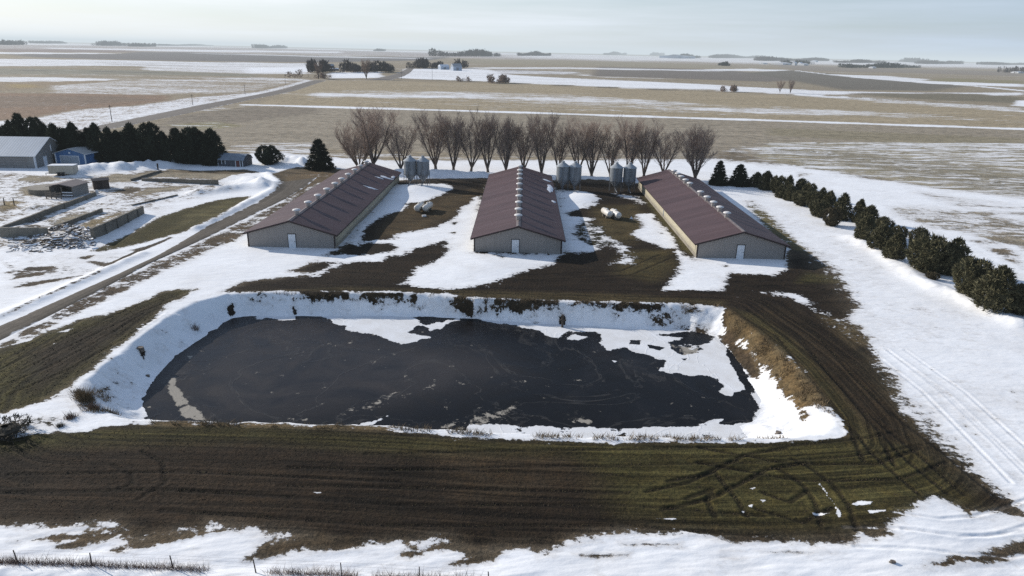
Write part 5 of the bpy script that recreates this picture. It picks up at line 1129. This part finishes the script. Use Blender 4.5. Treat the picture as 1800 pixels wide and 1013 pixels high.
# ================================================================== HAZE, SKY, SUN, CAMERA
hz = bpy.data.materials.new('haze_mat'); hz.use_nodes = True; nt = hz.node_tree; nt.nodes.remove(nt.nodes['Principled BSDF'])
SIG = 1/13000                                  # extinction per metre; the volume's own glow stands in for scattered skylight
ab = nt.nodes.new('ShaderNodeVolumeAbsorption'); ab.inputs['Color'].default_value = (0, 0, 0, 1); ab.inputs['Density'].default_value = SIG
em = nt.nodes.new('ShaderNodeEmission'); em.inputs['Color'].default_value = (.655, .735, .79, 1); em.inputs['Strength'].default_value = SIG
ad = nt.nodes.new('ShaderNodeAddShader'); nt.links.new(ab.outputs[0], ad.inputs[0]); nt.links.new(em.outputs[0], ad.inputs[1])
nt.links.new(ad.outputs[0], nt.nodes['Material Output'].inputs['Volume'])
HAZE = True
if HAZE:
    o = MB().box(-38000, 38000, -900, 39000, -20, 130).build('haze', hz); tag(o, kind='structure')
wd = bpy.data.worlds.new('World'); scn.world = wd; wd.use_nodes = True
t = wd.node_tree; bg = t.nodes['Background']
sky = t.nodes.new('ShaderNodeTexSky'); sky.sky_type = 'NISHITA'; sky.sun_disc = False
sky.sun_elevation = SUN_EL; sky.sun_rotation = SUN_AZ % (2*math.pi); sky.air_density = 1.0; sky.dust_density = .4; sky.ozone_density = 4.0
co = t.nodes.new('ShaderNodeTexCoord'); mp = t.nodes.new('ShaderNodeMapping'); mp.inputs['Scale'].default_value = (1.0, 1.6, 16.0); t.links.new(co.outputs['Generated'], mp.inputs[0])
nz = t.nodes.new('ShaderNodeTexNoise'); nz.inputs['Scale'].default_value = 2.2; nz.inputs['Detail'].default_value = 6; nz.inputs['Roughness'].default_value = .55; t.links.new(mp.outputs[0], nz.inputs['Vector'])
def wnode(kind, **k):
    n = t.nodes.new(kind)
    for a_, v in k.items(): setattr(n, a_, v)
    return n
def wmath(op, a_, b_):
    n = wnode('ShaderNodeMath', operation=op)
    for i, v in enumerate((a_, b_)):
        if isinstance(v, bpy.types.NodeSocket): t.links.new(v, n.inputs[i])
        else: n.inputs[i].default_value = v
    return n.outputs[0]
def wrng(v, a_, b_, c_, d_):
    n = wnode('ShaderNodeMapRange'); t.links.new(v, n.inputs[0])
    for i, q in enumerate((a_, b_, c_, d_)): n.inputs[i+1].default_value = q
    return n.outputs[0]
sp = wnode('ShaderNodeSeparateXYZ'); t.links.new(co.outputs['Generated'], sp.inputs[0])
# thin high cloud: a veil thickest near the horizon, brighter towards the sun as thin cloud scatters forward
dp = wnode('ShaderNodeVectorMath', operation='DOT_PRODUCT'); t.links.new(co.outputs['Generated'], dp.inputs[0]); dp.inputs[1].default_value = SDIR
glow = wrng(dp.outputs['Value'], -.2, .95, 0, 1)
veil = wnode('ShaderNodeMix', data_type='RGBA'); t.links.new(glow, veil.inputs[0]); veil.inputs[6].default_value = (3.35, 4.2, 5.3, 1); veil.inputs[7].default_value = (8.1, 8.3, 8.3, 1)
el = wrng(sp.outputs[2], .03, .30, .95, .22)
fac = wmath('MULTIPLY', el, wrng(nz.outputs['Fac'], .35, .68, .72, 1.08))
mx = wnode('ShaderNodeMix', data_type='RGBA'); t.links.new(fac, mx.inputs[0]); t.links.new(sky.outputs[0], mx.inputs[6])
cl = wnode('ShaderNodeVectorMath', operation='SCALE'); t.links.new(veil.outputs[2], cl.inputs[0]); t.links.new(wrng(nz.outputs['Fac'], .35, .68, .90, 1.06), cl.inputs['Scale']); t.links.new(cl.outputs[0], mx.inputs[7])
t.links.new(mx.outputs[2], bg.inputs['Color']); bg.inputs['Strength'].default_value = .13
sun = bpy.data.lights.new('sun', 'SUN'); sun.energy = 5.0; sun.angle = R_(.53); sun.color = (1.0, .94, .85)
so = bpy.data.objects.new('sun', sun); COL.objects.link(so); so.rotation_euler = SDIR.to_track_quat('Z', 'Y').to_euler()
cam = bpy.data.cameras.new('camera'); cam.sensor_width = 36; cam.lens = 36*F/CW; cam.clip_start = .5; cam.clip_end = 120000
cam.shift_y = 0.0
co_ = bpy.data.objects.new('camera', cam); COL.objects.link(co_)
Rw = RM @ np.diag([1, -1, -1])          # blender camera: x right, y up, looks down -z
M4 = Matrix.Identity(4)
for i in range(3):
    for j in range(3): M4[i][j] = Rw[i][j]
M4.translation = (0, 0, H); co_.matrix_world = M4
scn.camera = co_
scn.view_settings.view_transform = 'Standard'; scn.view_settings.look = 'None'; scn.view_settings.exposure = 0; scn.view_settings.gamma = 1
scn.cycles.use_denoising = False; scn.cycles.max_bounces = 5; scn.cycles.volume_bounces = 0
